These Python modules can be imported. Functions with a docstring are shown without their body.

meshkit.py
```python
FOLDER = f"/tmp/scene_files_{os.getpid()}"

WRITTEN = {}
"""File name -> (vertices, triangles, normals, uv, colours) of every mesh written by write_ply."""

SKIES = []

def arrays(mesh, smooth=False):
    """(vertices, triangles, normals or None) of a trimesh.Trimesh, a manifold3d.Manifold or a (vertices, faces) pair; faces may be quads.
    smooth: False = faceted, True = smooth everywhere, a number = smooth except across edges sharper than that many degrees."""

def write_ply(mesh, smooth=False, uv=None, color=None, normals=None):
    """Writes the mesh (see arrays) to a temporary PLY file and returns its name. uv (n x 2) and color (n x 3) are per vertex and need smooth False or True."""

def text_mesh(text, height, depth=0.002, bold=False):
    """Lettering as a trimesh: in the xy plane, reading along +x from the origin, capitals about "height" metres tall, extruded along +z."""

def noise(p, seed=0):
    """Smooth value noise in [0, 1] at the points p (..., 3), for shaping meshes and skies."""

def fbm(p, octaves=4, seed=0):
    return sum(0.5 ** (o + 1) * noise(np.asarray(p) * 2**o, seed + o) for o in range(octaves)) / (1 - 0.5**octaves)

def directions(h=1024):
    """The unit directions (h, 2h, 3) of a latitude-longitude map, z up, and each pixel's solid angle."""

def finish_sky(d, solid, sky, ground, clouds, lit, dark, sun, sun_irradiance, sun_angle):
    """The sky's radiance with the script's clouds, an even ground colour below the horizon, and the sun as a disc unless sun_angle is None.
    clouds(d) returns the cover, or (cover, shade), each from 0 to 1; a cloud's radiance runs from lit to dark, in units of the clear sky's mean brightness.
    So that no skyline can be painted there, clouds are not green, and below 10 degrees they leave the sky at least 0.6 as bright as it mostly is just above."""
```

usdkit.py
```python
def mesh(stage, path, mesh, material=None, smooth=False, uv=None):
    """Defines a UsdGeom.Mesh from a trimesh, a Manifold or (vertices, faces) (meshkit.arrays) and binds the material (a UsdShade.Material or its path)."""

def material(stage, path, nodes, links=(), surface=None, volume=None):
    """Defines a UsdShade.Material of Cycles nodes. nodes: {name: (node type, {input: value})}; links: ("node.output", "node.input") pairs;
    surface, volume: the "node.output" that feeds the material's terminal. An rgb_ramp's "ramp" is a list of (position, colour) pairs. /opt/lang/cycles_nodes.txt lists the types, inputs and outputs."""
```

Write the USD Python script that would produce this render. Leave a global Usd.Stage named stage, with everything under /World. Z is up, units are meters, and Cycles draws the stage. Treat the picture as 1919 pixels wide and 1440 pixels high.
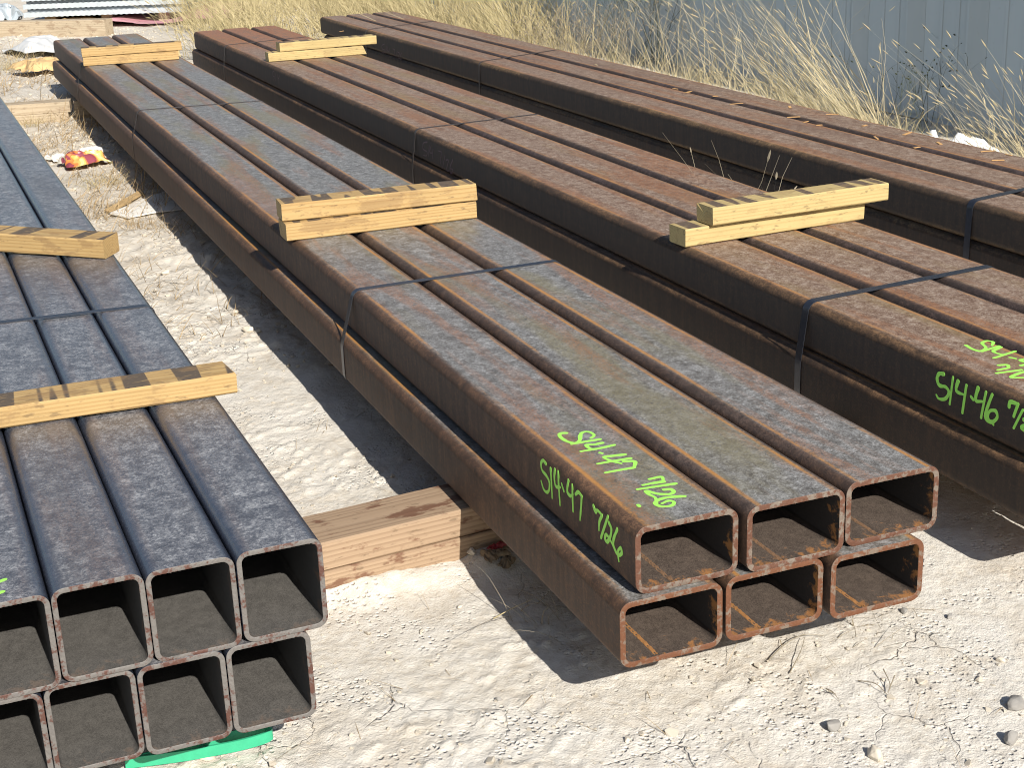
import math, re
import numpy as np, trimesh, usdkit, meshkit
from shapely.geometry import LineString, Polygon, box as sbox
from shapely.ops import unary_union
from scipy.spatial import cKDTree
from pxr import Usd, UsdGeom, UsdShade, UsdLux, Sdf, Gf, Vt

stage = Usd.Stage.CreateInMemory()
UsdGeom.SetStageUpAxis(stage, UsdGeom.Tokens.z)
UsdGeom.SetStageMetersPerUnit(stage, 1.0)
UsdGeom.Xform.Define(stage, '/World')
UsdGeom.Scope.Define(stage, '/World/Looks')

# ------------------------------------------------------------------ camera
W, H = 1919.0, 1440.0
FPX, YAW, PITCH, ROLL = 2810.6, 0.3703, 0.3336, -0.0416
CAM = np.array([-1.0365, -2.1163, 1.4776])


def cam_axes():
    cy, sy, cp, sp = math.cos(YAW), math.sin(YAW), math.cos(PITCH), math.sin(PITCH)
    f = np.array([sy * cp, cy * cp, -sp]); r = np.array([cy, -sy, 0]); u = np.cross(r, f)
    return math.cos(ROLL) * r + math.sin(ROLL) * u, -math.sin(ROLL) * r + math.cos(ROLL) * u, f


AX = cam_axes()
cam = UsdGeom.Camera.Define(stage, '/World/camera')
m4 = Gf.Matrix4d(*AX[0], 0, *AX[1], 0, *(-AX[2]), 0, *CAM, 1)
cam.AddTransformOp().Set(m4)
cam.CreateHorizontalApertureAttr(36.0)
cam.CreateVerticalApertureAttr(36.0 * 769 / 1024)
cam.CreateFocalLengthAttr(36.0 * FPX / W)
cam.CreateClippingRangeAttr(Gf.Vec2f(0.05, 10000))
cam.CreateExposureAttr(0.64)

# ------------------------------------------------------------------ sky and sun
SUN = np.array([0.10, -1.48, 1.0]); SUN /= np.linalg.norm(SUN)
usdkit.material(stage, '/World/Looks/sky_look', {
    's': ('sky_texture', {'sky_type': 'single_scattering', 'sun_disc': False, 'sun_elevation': float(math.asin(SUN[2])), 'sun_rotation': float(math.atan2(SUN[0], SUN[1]))}),
    'b': ('background_shader', {'strength': 0.064})}, [('s.color', 'b.color')], surface='b.background')
dome = UsdLux.DomeLight.Define(stage, '/World/sky')
UsdShade.MaterialBindingAPI.Apply(dome.GetPrim()).Bind(UsdShade.Material.Get(stage, '/World/Looks/sky_look'))
dome.GetPrim().SetCustomDataByKey('kind', 'structure')
sun = UsdLux.DistantLight.Define(stage, '/World/sun')
sun.CreateIntensityAttr(1.2); sun.CreateAngleAttr(0.5); sun.CreateNormalizeAttr(True); sun.CreateColorAttr(Gf.Vec3f(1.0, 0.955, 0.88))
z = SUN; x = np.cross([0, 0, 1], z); x /= np.linalg.norm(x); y = np.cross(z, x)
sun.AddTransformOp().Set(Gf.Matrix4d(*x, 0, *y, 0, *z, 0, 0, 0, 20, 1))

# ------------------------------------------------------------------ helpers
RNG = np.random.default_rng(7)


def ray(u, v):
    d = (u - W / 2) / FPX * AX[0] - (v - H / 2) / FPX * AX[1] + AX[2]
    return d


def at(u, v, z=None, x=None, y=None):
    """The point of the place seen at a pixel of the photograph, on a given level or vertical plane."""
    d = ray(u, v)
    t = (z - CAM[2]) / d[2] if z is not None else (x - CAM[0]) / d[0] if x is not None else (y - CAM[1]) / d[1]
    return CAM + t * d


def sstep(a, b, v):
    t = np.clip((np.asarray(v, float) - a) / (b - a), 0, 1)
    return t * t * (3 - 2 * t)


TAKEN = {}


def path_for(name, parent='/World'):
    key = parent + '/' + name
    n = TAKEN.get(key, 0)
    TAKEN[key] = n + 1
    return key if n == 0 else f'{key}_{n:03d}'


def tag(prim, label=None, cat=None, group=None, kind=None):
    for k, v in (('label', label), ('category', cat), ('group', group), ('kind', kind)):
        if v:
            prim.SetCustomDataByKey(k, v)
    return prim


def thing(name, label, cat, loc=(0, 0, 0), rotz=0.0, group=None):
    x = UsdGeom.Xform.Define(stage, path_for(name))
    x.AddTranslateOp().Set(Gf.Vec3d(*map(float, loc)))
    if rotz:
        x.AddRotateZOp().Set(math.degrees(rotz))
    return tag(x.GetPrim(), label, cat, group)


def obj(name, mesh, mat, parent=None, smooth=False, loc=None, rotz=0.0, label=None, cat=None, group=None, kind=None):
    p = path_for(name, str(parent.GetPath()) if parent is not None else '/World')
    g = usdkit.mesh(stage, p, mesh, mat, smooth=smooth)
    if loc is not None:
        g.AddTranslateOp().Set(Gf.Vec3d(*map(float, loc)))
    if rotz:
        g.AddRotateZOp().Set(math.degrees(rotz))
    return tag(g.GetPrim(), label, cat, group, kind)


# material graphs, written as expressions
class G:
    def __init__(self):
        self.nodes, self.links = {}, []

    def n(self, kind, out, **kw):
        name = f'n{len(self.nodes)}'
        vals = {}
        for k, v in kw.items():
            if isinstance(v, str) and re.match(r'^n\d+\.', v):
                self.links.append((v, f'{name}.{k}'))
            else:
                vals[k] = v
        self.nodes[name] = (kind, vals)
        return f'{name}.{out}'

    def math(self, op, a, b=0.0, c=0.0, clamp=False):
        return self.n('math', 'value', math_type=op, value1=a, value2=b, value3=c, use_clamp=clamp)

    def add(self, a, b): return self.math('add', a, b)
    def sub(self, a, b): return self.math('subtract', a, b)
    def mul(self, a, b): return self.math('multiply', a, b)
    def mx(self, a, b): return self.math('maximum', a, b)
    def mn(self, a, b): return self.math('minimum', a, b)
    def ab(self, a): return self.math('absolute', a)

    def ss(self, v, a, b):
        return self.n('map_range', 'result', range_type='smoothstep', value=v, from_min=a, from_max=b, to_min=0.0, to_max=1.0, clamp=True)

    def mix(self, f, a, b): return self.n('mix_color', 'result', fac=f, a=a, b=b)

    def obj(self): return self.n('texture_coordinate', 'object')

    def pos(self): return self.n('geometry', 'position')

    def scale(self, v, s, off=(0, 0, 0)):
        return self.n('mapping', 'vector', mapping_type='point', vector=v, scale=s, location=off)

    def noise(self, v, scale, detail=4.0, rough=0.55, dist=0.0, out='fac'):
        return self.n('noise_texture', out, vector=v, scale=scale, detail=detail, roughness=rough, distortion=dist)

    def vor(self, v, scale, feature='f1', out='distance', rnd=1.0):
        return self.n('voronoi_texture', out, vector=v, scale=scale, feature=feature, randomness=rnd)

    def xyz(self, v):
        s = self.n('separate_xyz', 'x', vector=v).split('.')[0]
        return s + '.x', s + '.y', s + '.z'

    def rnd(self): return self.n('object_info', 'random')

    def ramp(self, f, stops): return self.n('rgb_ramp', 'color', fac=f, ramp=stops)

    def bump(self, h, dist, strength=1.0): return self.n('bump', 'normal', height=h, distance=dist, strength=strength)

    def make(self, name, surface=None, **kw):
        s = surface or self.n('principled_bsdf', 'BSDF', **kw)
        return usdkit.material(stage, '/World/Looks/' + name, self.nodes, self.links, surface=s)


def offset_by_random(g, v, k=37.0):
    r = g.mul(g.rnd(), k)
    c = g.n('combine_xyz', 'vector', x=r, y=g.mul(r, 1.7), z=g.mul(r, 0.6))
    return g.n('vector_math', 'vector', math_type='add', vector1=v, vector2=c)


# ------------------------------------------------------------------ materials
def steel(name, w, h, R, t, mott, mottpos, side, inside, edge, edge_amt, rusty, rough, spec, patch, end_rust=0.3, fleck=((0.3, 0.3, 0.3), 0.5), redpatch=0.0, corner_dark=None, far_rust=None):
    """Hot rolled tube: mill scale, mottled, with rust along the rounded corners; in the tube's own x (across), y (along), z."""
    g = G()
    o = g.obj()
    x, y_, z_ = g.xyz(o)
    p = offset_by_random(g, o)
    ax, az = g.ab(x), g.ab(z_)
    e = g.mul(ax, 2.0 / w)
    pl = g.scale(p, (1.0, 0.8, 1.0))
    ps = g.scale(p, (1.0, 0.10, 1.0))
    pv = g.scale(p, (1.0, 1.0, 0.12))
    big = g.noise(g.scale(p, (1.0, 0.16, 1.0)), 6.5, 4.0, 0.55)
    mid = g.noise(pl, 36.0, 6.0, 0.66, 0.6)
    fine = g.noise(pl, 110.0, 6.0, 0.72, 1.6)
    web = g.noise(g.scale(p, (0.7, 1.15, 1.0)), 78.0, 7.0, 0.80, 2.4)
    grit = g.noise(p, 480.0, 2.0, 0.6)
    streak = g.noise(ps, 30.0, 5.0, 0.62)
    drip = g.noise(pv, 55.0, 4.0, 0.6)
    m = g.add(g.add(g.mul(mid, 0.28), g.mul(fine, 0.40)), g.mul(web, 0.32))
    top = g.ramp(m, list(zip(mottpos, mott)))
    top = g.mix(g.mul(g.mul(g.ss(web, 0.54, 0.63), g.ss(mid, 0.38, 0.54)), fleck[1]), top, fleck[0])
    # yellowish and brownish stains, larger
    top = g.mix(g.mul(g.mul(g.ss(big, 0.50, 0.66), g.ss(fine, 0.30, 0.55)), patch[1]), top, patch[0])
    if redpatch:
        big2 = g.add(g.noise(g.scale(p, (1.5, 0.13, 1.0), (3.1, 7.7, 1.3)), 7.0, 6.0, 0.62, 0.4), g.mul(g.sub(e, 0.5), 0.10))
        top = g.mix(g.mul(g.mul(g.ss(big2, 0.475, 0.61), g.ss(fine, 0.36, 0.60)), redpatch), top, g.mix(mid, (0.15, 0.060, 0.03), (0.33, 0.15, 0.06)))
    # rust creeping in from the long edges
    ed = g.add(g.add(e, g.mul(g.sub(mid, 0.5), 0.7)), g.mul(g.sub(big, 0.5), 1.1))
    browned = g.ss(ed, 1.02 - 0.4 * rusty, 1.25 - 0.25 * rusty)
    rustcol = g.ramp(g.add(g.mul(fine, 0.45), g.mul(streak, 0.55)), [(0.36, (0.034, 0.023, 0.018)), (0.45, (0.080, 0.048, 0.032)), (0.52, (0.15, 0.080, 0.045)), (0.58, (0.25, 0.120, 0.052)), (0.66, (0.34, 0.20, 0.11))])
    top = g.mix(g.mul(browned, 0.9), top, rustcol)
    # the flanks
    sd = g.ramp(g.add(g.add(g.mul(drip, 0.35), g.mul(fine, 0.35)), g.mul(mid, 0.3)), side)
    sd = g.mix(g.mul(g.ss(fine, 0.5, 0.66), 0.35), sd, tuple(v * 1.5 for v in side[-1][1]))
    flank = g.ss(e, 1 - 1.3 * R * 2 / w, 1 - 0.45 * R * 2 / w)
    zc = g.mul(az, 2.0 / h)
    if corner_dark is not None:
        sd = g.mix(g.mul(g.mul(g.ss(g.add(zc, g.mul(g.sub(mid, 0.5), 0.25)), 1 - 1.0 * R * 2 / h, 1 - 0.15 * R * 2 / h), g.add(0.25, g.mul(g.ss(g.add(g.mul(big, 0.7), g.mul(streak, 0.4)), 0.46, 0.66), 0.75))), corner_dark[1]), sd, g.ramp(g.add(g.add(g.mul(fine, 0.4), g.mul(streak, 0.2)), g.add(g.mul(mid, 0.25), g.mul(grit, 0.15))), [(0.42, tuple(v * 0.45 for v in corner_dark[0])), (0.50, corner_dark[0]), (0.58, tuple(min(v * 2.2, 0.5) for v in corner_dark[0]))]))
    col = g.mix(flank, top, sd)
    # orange along the corner itself, a thin broken line
    dist = g.ab(g.sub(g.add(e, g.mul(g.sub(streak, 0.5), 0.035)), 1 - 1.05 * R * 2 / w))
    line = g.mul(g.sub(1.0, g.ss(dist, 0.006, 0.075)), g.ss(zc, 0.8, 0.95))
    on = g.ss(g.add(g.mul(streak, 0.55), g.add(g.mul(big, 0.4), g.mul(fine, 0.25))), 0.52, 0.68)
    col = g.mix(g.mul(g.mul(line, on), edge_amt), col, g.mix(fine, edge[0], edge[1]))
    if far_rust:
        fr = g.mul(g.mul(g.ss(g.add(y_, g.mul(big, 2.0)), far_rust + 0.5, far_rust + 2.2), g.ss(mid, 0.36, 0.56)), g.sub(1.0, g.mul(flank, 0.85)))
        col = g.mix(g.mul(fr, 0.8), col, g.ramp(fine, [(0.4, (0.13, 0.045, 0.022)), (0.6, (0.42, 0.17, 0.065))]))
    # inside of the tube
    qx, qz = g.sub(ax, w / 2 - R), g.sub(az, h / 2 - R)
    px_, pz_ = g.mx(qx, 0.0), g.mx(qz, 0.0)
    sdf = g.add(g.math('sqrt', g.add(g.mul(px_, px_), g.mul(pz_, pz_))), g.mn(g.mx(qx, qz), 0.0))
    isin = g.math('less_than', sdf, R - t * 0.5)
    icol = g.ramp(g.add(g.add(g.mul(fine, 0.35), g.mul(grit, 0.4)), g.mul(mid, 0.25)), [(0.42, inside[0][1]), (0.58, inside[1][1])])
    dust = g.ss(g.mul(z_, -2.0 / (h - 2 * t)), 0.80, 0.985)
    icol = g.mix(dust, tuple(v * 0.3 for v in inside[0][1]), icol)  # inner walls darkened in the colour, painting in shade; the floor stays lighter
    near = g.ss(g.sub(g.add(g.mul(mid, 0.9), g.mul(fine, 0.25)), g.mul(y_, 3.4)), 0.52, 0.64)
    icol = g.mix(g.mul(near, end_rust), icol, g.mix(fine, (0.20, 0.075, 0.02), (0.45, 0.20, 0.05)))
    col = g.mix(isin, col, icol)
    rg = g.n('mix_float', 'result', fac=g.mx(isin, g.mul(g.mx(browned, g.mul(flank, 0.0 if corner_dark is None else 0.8)), 0.85)), a=g.n('mix_float', 'result', fac=g.mul(flank, 0.0 if corner_dark is not None else 1.0), a=rough, b=0.22), b=0.8)
    rg = g.add(rg, g.mul(g.sub(fine, 0.5), 0.3))
    b = g.bump(g.add(g.mul(fine, 0.6), g.mul(grit, 0.5)), 0.0012, 0.5)
    return g.make(name, base_color=col, roughness=rg, specular_ior_level=spec, normal=b)


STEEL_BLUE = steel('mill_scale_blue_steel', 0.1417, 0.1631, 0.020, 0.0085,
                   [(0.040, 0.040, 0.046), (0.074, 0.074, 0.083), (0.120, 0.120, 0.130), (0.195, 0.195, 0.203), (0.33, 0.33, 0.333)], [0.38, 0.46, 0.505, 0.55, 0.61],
                   [(0.3, (0.022, 0.027, 0.042)), (0.7, (0.05, 0.056, 0.075))], [(0.3, (0.050, 0.046, 0.041)), (0.7, (0.105, 0.097, 0.087))],  # flanks darker and bluer: the sky's reflection is painted into the colour
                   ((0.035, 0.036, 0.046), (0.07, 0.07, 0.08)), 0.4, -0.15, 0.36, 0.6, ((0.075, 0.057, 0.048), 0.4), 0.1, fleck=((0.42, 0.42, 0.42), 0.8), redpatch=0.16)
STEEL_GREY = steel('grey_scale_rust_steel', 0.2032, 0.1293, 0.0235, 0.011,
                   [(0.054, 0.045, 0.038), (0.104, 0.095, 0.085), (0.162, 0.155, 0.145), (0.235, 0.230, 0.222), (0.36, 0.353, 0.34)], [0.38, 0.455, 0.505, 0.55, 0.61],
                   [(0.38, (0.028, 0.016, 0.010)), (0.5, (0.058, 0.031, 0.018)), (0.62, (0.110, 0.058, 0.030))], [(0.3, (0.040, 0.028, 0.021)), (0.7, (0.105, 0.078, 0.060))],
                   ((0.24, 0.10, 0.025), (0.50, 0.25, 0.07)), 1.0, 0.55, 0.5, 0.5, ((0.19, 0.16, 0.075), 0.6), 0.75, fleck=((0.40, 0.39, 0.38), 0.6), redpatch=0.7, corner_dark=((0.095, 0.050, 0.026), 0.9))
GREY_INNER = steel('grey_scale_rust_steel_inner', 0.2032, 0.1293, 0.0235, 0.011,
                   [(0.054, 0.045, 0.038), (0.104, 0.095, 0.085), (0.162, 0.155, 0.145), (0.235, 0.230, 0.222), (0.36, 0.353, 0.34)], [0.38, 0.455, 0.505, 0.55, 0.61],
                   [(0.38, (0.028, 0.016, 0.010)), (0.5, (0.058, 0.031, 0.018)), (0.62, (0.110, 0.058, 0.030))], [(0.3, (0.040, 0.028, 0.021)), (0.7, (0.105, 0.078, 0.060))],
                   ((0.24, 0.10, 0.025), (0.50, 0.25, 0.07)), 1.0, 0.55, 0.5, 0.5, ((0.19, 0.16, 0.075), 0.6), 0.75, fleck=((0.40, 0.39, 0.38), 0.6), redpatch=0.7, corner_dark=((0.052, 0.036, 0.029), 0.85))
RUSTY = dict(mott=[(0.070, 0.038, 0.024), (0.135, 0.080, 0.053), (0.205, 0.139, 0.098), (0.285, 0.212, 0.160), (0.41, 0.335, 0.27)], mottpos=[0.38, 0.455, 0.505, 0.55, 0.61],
             side=[(0.36, (0.019, 0.014, 0.011)), (0.5, (0.032, 0.021, 0.015)), (0.64, (0.058, 0.034, 0.021))], inside=[(0.3, (0.04, 0.03, 0.022)), (0.7, (0.10, 0.075, 0.055))],  # flanks nearly black brown, with their shade put into the colour
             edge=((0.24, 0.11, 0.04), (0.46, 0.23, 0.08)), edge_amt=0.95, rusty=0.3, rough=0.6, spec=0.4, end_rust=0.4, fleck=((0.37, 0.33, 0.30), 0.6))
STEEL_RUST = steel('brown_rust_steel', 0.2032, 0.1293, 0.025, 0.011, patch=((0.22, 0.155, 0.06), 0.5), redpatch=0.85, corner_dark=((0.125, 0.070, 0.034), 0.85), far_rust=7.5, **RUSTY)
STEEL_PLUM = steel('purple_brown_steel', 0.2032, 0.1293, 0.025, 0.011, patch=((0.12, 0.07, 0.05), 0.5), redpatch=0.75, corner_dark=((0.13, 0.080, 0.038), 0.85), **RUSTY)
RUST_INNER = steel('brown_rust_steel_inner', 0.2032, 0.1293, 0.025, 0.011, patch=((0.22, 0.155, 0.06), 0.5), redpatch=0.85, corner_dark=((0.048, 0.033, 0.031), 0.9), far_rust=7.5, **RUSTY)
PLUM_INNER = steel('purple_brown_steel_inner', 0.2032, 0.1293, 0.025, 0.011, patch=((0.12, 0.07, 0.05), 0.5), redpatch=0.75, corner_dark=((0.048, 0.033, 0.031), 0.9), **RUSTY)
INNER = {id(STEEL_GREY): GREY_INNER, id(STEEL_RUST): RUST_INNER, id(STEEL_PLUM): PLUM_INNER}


def cut_end_look(name, base, pale, rust, amt):
    g = G()
    p = offset_by_random(g, g.obj())
    a, b = g.noise(p, 45.0, 4.0, 0.65), g.noise(p, 190.0, 3.0, 0.6)
    c = g.mix(b, base, pale)
    c = g.mix(g.ss(g.add(g.mul(a, 0.75), g.mul(b, 0.25)), 0.56 - amt, 0.66 - amt), c, g.mix(b, rust, tuple(v * 0.5 for v in rust)))
    return g.make(name, base_color=c, roughness=0.62, metallic=0.15, normal=g.bump(g.add(a, g.mul(b, 0.6)), 0.0015, 0.6))


END_GREY = cut_end_look('sawn_end_grey', (0.095, 0.086, 0.080), (0.175, 0.163, 0.15), (0.11, 0.046, 0.032), 0.075)
END_ORANGE = cut_end_look('sawn_end_orange', (0.10, 0.062, 0.042), (0.22, 0.18, 0.14), (0.165, 0.062, 0.026), 0.15)
END_RUST = cut_end_look('sawn_end_rust', (0.105, 0.07, 0.05), (0.215, 0.188, 0.155), (0.135, 0.055, 0.030), 0.135)


def plain(name, col, rough=0.6, var=0.25, scale=20.0, bump=0.0, **kw):
    g = G()
    p = offset_by_random(g, g.obj())
    n = g.noise(p, scale, 5.0, 0.6)
    dark, light = tuple(c * (1 - var) for c in col), tuple(min(1, c * (1 + var)) for c in col)
    args = dict(base_color=g.mix(n, dark, light), roughness=rough, **kw)
    if bump:
        args['normal'] = g.bump(n, bump, 0.6)
    return g.make(name, **args)


STRAP = plain('dark_strap_steel', (0.028, 0.031, 0.042), 0.36, 0.45, 60.0, 0.0005, metallic=0.35)
STRAP_RUST = plain('brown_strap_steel', (0.045, 0.034, 0.030), 0.55, 0.5, 60.0, 0.0005, metallic=0.2)
SEAM_BROWN = plain('brown_weld', (0.17, 0.095, 0.05), 0.85, 0.6, 130.0, 0.001)
SEAM_ORANGE = plain('rusty_weld', (0.30, 0.14, 0.045), 0.8, 0.5, 90.0, 0.001)
PAINT_GREEN = plain('green_marker_paint', (0.33, 0.74, 0.10), 0.55, 0.12, 150.0)
PAINT_PINK = plain('faded_pink_chalk', (0.10, 0.058, 0.062), 0.8, 0.4, 200.0)


def wood(name, pale, dark, ring, stain=None, stain_top=0.0, blotch=None, blotch_amt=0.0, rough=0.7, wavescale=28.0):
    """Sawn timber in its own coordinates: x along, rings round an axis below the board."""
    g = G()
    o = g.obj()
    p = offset_by_random(g, o, 11.0)
    x, y_, z_ = g.xyz(o)
    r = g.rnd()
    wob = g.noise(g.scale(p, (1.3, 9.0, 9.0)), 1.0, 3.0, 0.5)
    yy = g.add(g.add(y_, g.mul(g.sub(r, 0.5), 0.10)), g.mul(g.sub(wob, 0.5), 0.05))
    zz = g.add(g.add(z_, 0.05), g.mul(g.sub(wob, 0.5), 0.03))
    rad = g.math('sqrt', g.add(g.mul(yy, yy), g.mul(zz, zz)))
    ringv = g.math('fraction', g.mul(rad, 1.0 / ring))
    late = g.mul(g.ss(ringv, 0.35, 0.92), g.sub(1.0, g.ss(ringv, 0.94, 1.0)))
    fib = g.noise(g.scale(p, (4.0, 160.0, 160.0)), 1.0, 4.0, 0.6)
    big = g.noise(g.scale(p, (3.0, 7.0, 7.0)), 1.0, 3.0, 0.5)
    c = g.mix(g.mul(late, 0.45), pale, dark)
    c = g.mix(g.mul(fib, 0.45), c, dark)
    c = g.mix(g.mul(g.ss(big, 0.5, 0.75), 0.4), c, tuple(a * 0.62 for a in pale))
    speck = g.noise(g.scale(p, (28.0, 90.0, 90.0)), 1.0, 3.0, 0.6)
    c = g.mix(g.mul(g.ss(speck, 0.58, 0.70), 0.5), c, (0.10, 0.065, 0.04))
    if stain_top > 0:
        nz = g.n('geometry', 'normal')
        nx_, ny_, nz_ = g.xyz(nz)
        bars = g.noise(g.n('combine_xyz', 'vector', x=g.mul(x, 19.0), y=g.mul(y_, 1.2), z=g.mul(r, 50.0)), 1.0, 1.0, 0.4)
        rub = g.noise(g.scale(p, (30.0, 80.0, 80.0)), 1.0, 4.0, 0.65)
        mk = g.mul(g.mul(g.ss(bars, 0.50, 0.525), g.ss(rub, 0.22, 0.46)), g.ss(nz_, 0.7, 0.9))
        c = g.mix(g.mul(mk, stain_top), c, stain)
    if blotch is not None:
        bl = g.noise(g.scale(p, (9.0, 20.0, 20.0)), 1.0, 5.0, 0.65)
        c = g.mix(g.mul(g.ss(bl, 0.53, 0.62), blotch_amt), c, blotch)
    b = g.bump(g.add(g.mul(fib, 0.7), g.mul(late, 0.3)), 0.0016, 0.6)
    return g.make(name, base_color=c, roughness=rough, specular_ior_level=0.25, normal=b)


PINE = wood('yellow_pine', (0.46, 0.32, 0.145), (0.27, 0.15, 0.05), 0.0075, (0.075, 0.06, 0.05), 0.92, blotch=(0.22, 0.135, 0.065), blotch_amt=0.5)
PINE_PALE = wood('pale_pine', (0.47, 0.365, 0.17), (0.34, 0.235, 0.095), 0.009, (0.085, 0.06, 0.05), 0.92, blotch=(0.30, 0.20, 0.09), blotch_amt=0.4)
PINE_OLD = wood('weathered_pine', (0.37, 0.265, 0.175), (0.175, 0.11, 0.065), 0.008, blotch=(0.13, 0.06, 0.035), blotch_amt=0.85)
TIMBER_GREY = wood('weathered_timber', (0.46, 0.38, 0.27), (0.27, 0.20, 0.13), 0.014, blotch=(0.20, 0.13, 0.08), blotch_amt=0.5)


def ground_look():
    g = G()
    p = g.pos()
    a = g.noise(p, 0.9, 5.0, 0.55)
    b = g.noise(p, 7.0, 6.0, 0.62, 0.5)
    c = g.noise(p, 55.0, 5.0, 0.65)
    d = g.noise(p, 260.0, 3.0, 0.6)
    col = g.ramp(g.add(g.add(g.mul(a, 0.25), g.mul(b, 0.42)), g.mul(c, 0.33)), [(0.30, (0.44, 0.37, 0.285)), (0.43, (0.535, 0.485, 0.41)), (0.52, (0.605, 0.567, 0.502)), (0.7, (0.67, 0.635, 0.58))])
    px, py, pz = g.xyz(p)
    # browner soil under the straw, farther off
    soil = g.mul(g.ss(py, 2.8, 5.0), g.ss(g.add(g.mul(a, 0.5), g.mul(b, 0.5)), 0.42, 0.62))
    col = g.mix(g.mul(soil, 0.35), col, (0.40, 0.31, 0.19))
    stain = g.noise(p, 1.7, 5.0, 0.6, 0.5)
    col = g.mix(g.mul(g.ss(stain, 0.54, 0.70), 0.35), col, (0.46, 0.375, 0.275))
    warp = g.n('vector_math', 'vector', math_type='add', vector1=p, vector2=g.n('vector_math', 'vector', math_type='multiply', vector1=g.noise(p, 9.0, 3.0, 0.6, out='color'), vector2=(0.09, 0.09, 0.0)))
    flat = g.n('vector_math', 'vector', math_type='multiply', vector1=warp, vector2=(1, 1, 0))
    cr = g.n('voronoi_texture', 'distance', vector=flat, scale=4.2, feature='distance_to_edge', randomness=1.0)
    where = g.ss(g.noise(p, 2.6, 2.0, 0.5), 0.53, 0.63)
    crack = g.mul(g.sub(1.0, g.ss(cr, 0.002, 0.009)), where)
    col = g.mix(g.mul(crack, 0.25), col, (0.20, 0.15, 0.11))  # cracks darkened in the colour to stand for shade in their depth
    pit = g.vor(p, 75.0)
    pits = g.mul(g.sub(1.0, g.ss(pit, 0.15, 0.42)), g.ss(g.noise(p, 5.0, 3.0, 0.6), 0.48, 0.62))
    hgt = g.sub(g.sub(g.add(g.mul(c, 0.8), g.mul(d, 0.28)), g.mul(pits, 0.55)), g.mul(crack, 0.7))
    return g.make('caliche_ground', base_color=col, roughness=0.92, specular_ior_level=0.15, normal=g.bump(hgt, 0.0075, 0.85))


GROUND = ground_look()
PEBBLE = plain('pale_limestone', (0.54, 0.48, 0.39), 0.9, 0.3, 30.0, 0.004)
PEBBLE_GREY = plain('grey_limestone', (0.25, 0.235, 0.215), 0.9, 0.35, 30.0, 0.004)


def straw_look(name, a, b, transl):
    g = G()
    r = g.n('geometry', 'random_per_island')
    p = g.obj()
    n = g.noise(p, 9.0, 3.0, 0.6)
    c = g.mix(g.add(g.mul(r, 0.7), g.mul(n, 0.3)), a, b)
    d = g.n('principled_bsdf', 'BSDF', base_color=c, roughness=0.65, specular_ior_level=0.3)
    t = g.n('translucent_bsdf', 'BSDF', color=c)
    return g.make(name, surface=g.n('mix_closure', 'closure', fac=transl, closure1=d, closure2=t))


STRAW = straw_look('dry_straw', (0.46, 0.38, 0.20), (0.72, 0.63, 0.41), 0.25)
STRAW_PALE = straw_look('pale_dry_straw', (0.50, 0.42, 0.25), (0.74, 0.67, 0.49), 0.25)
WEED = straw_look('dry_grey_weed', (0.25, 0.21, 0.15), (0.42, 0.37, 0.27), 0.15)
WEED_DARK = straw_look('dark_green_weed', (0.05, 0.065, 0.045), (0.12, 0.12, 0.075), 0.2)
LITTER = straw_look('straw_litter', (0.30, 0.21, 0.11), (0.58, 0.46, 0.27), 0.1)


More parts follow.
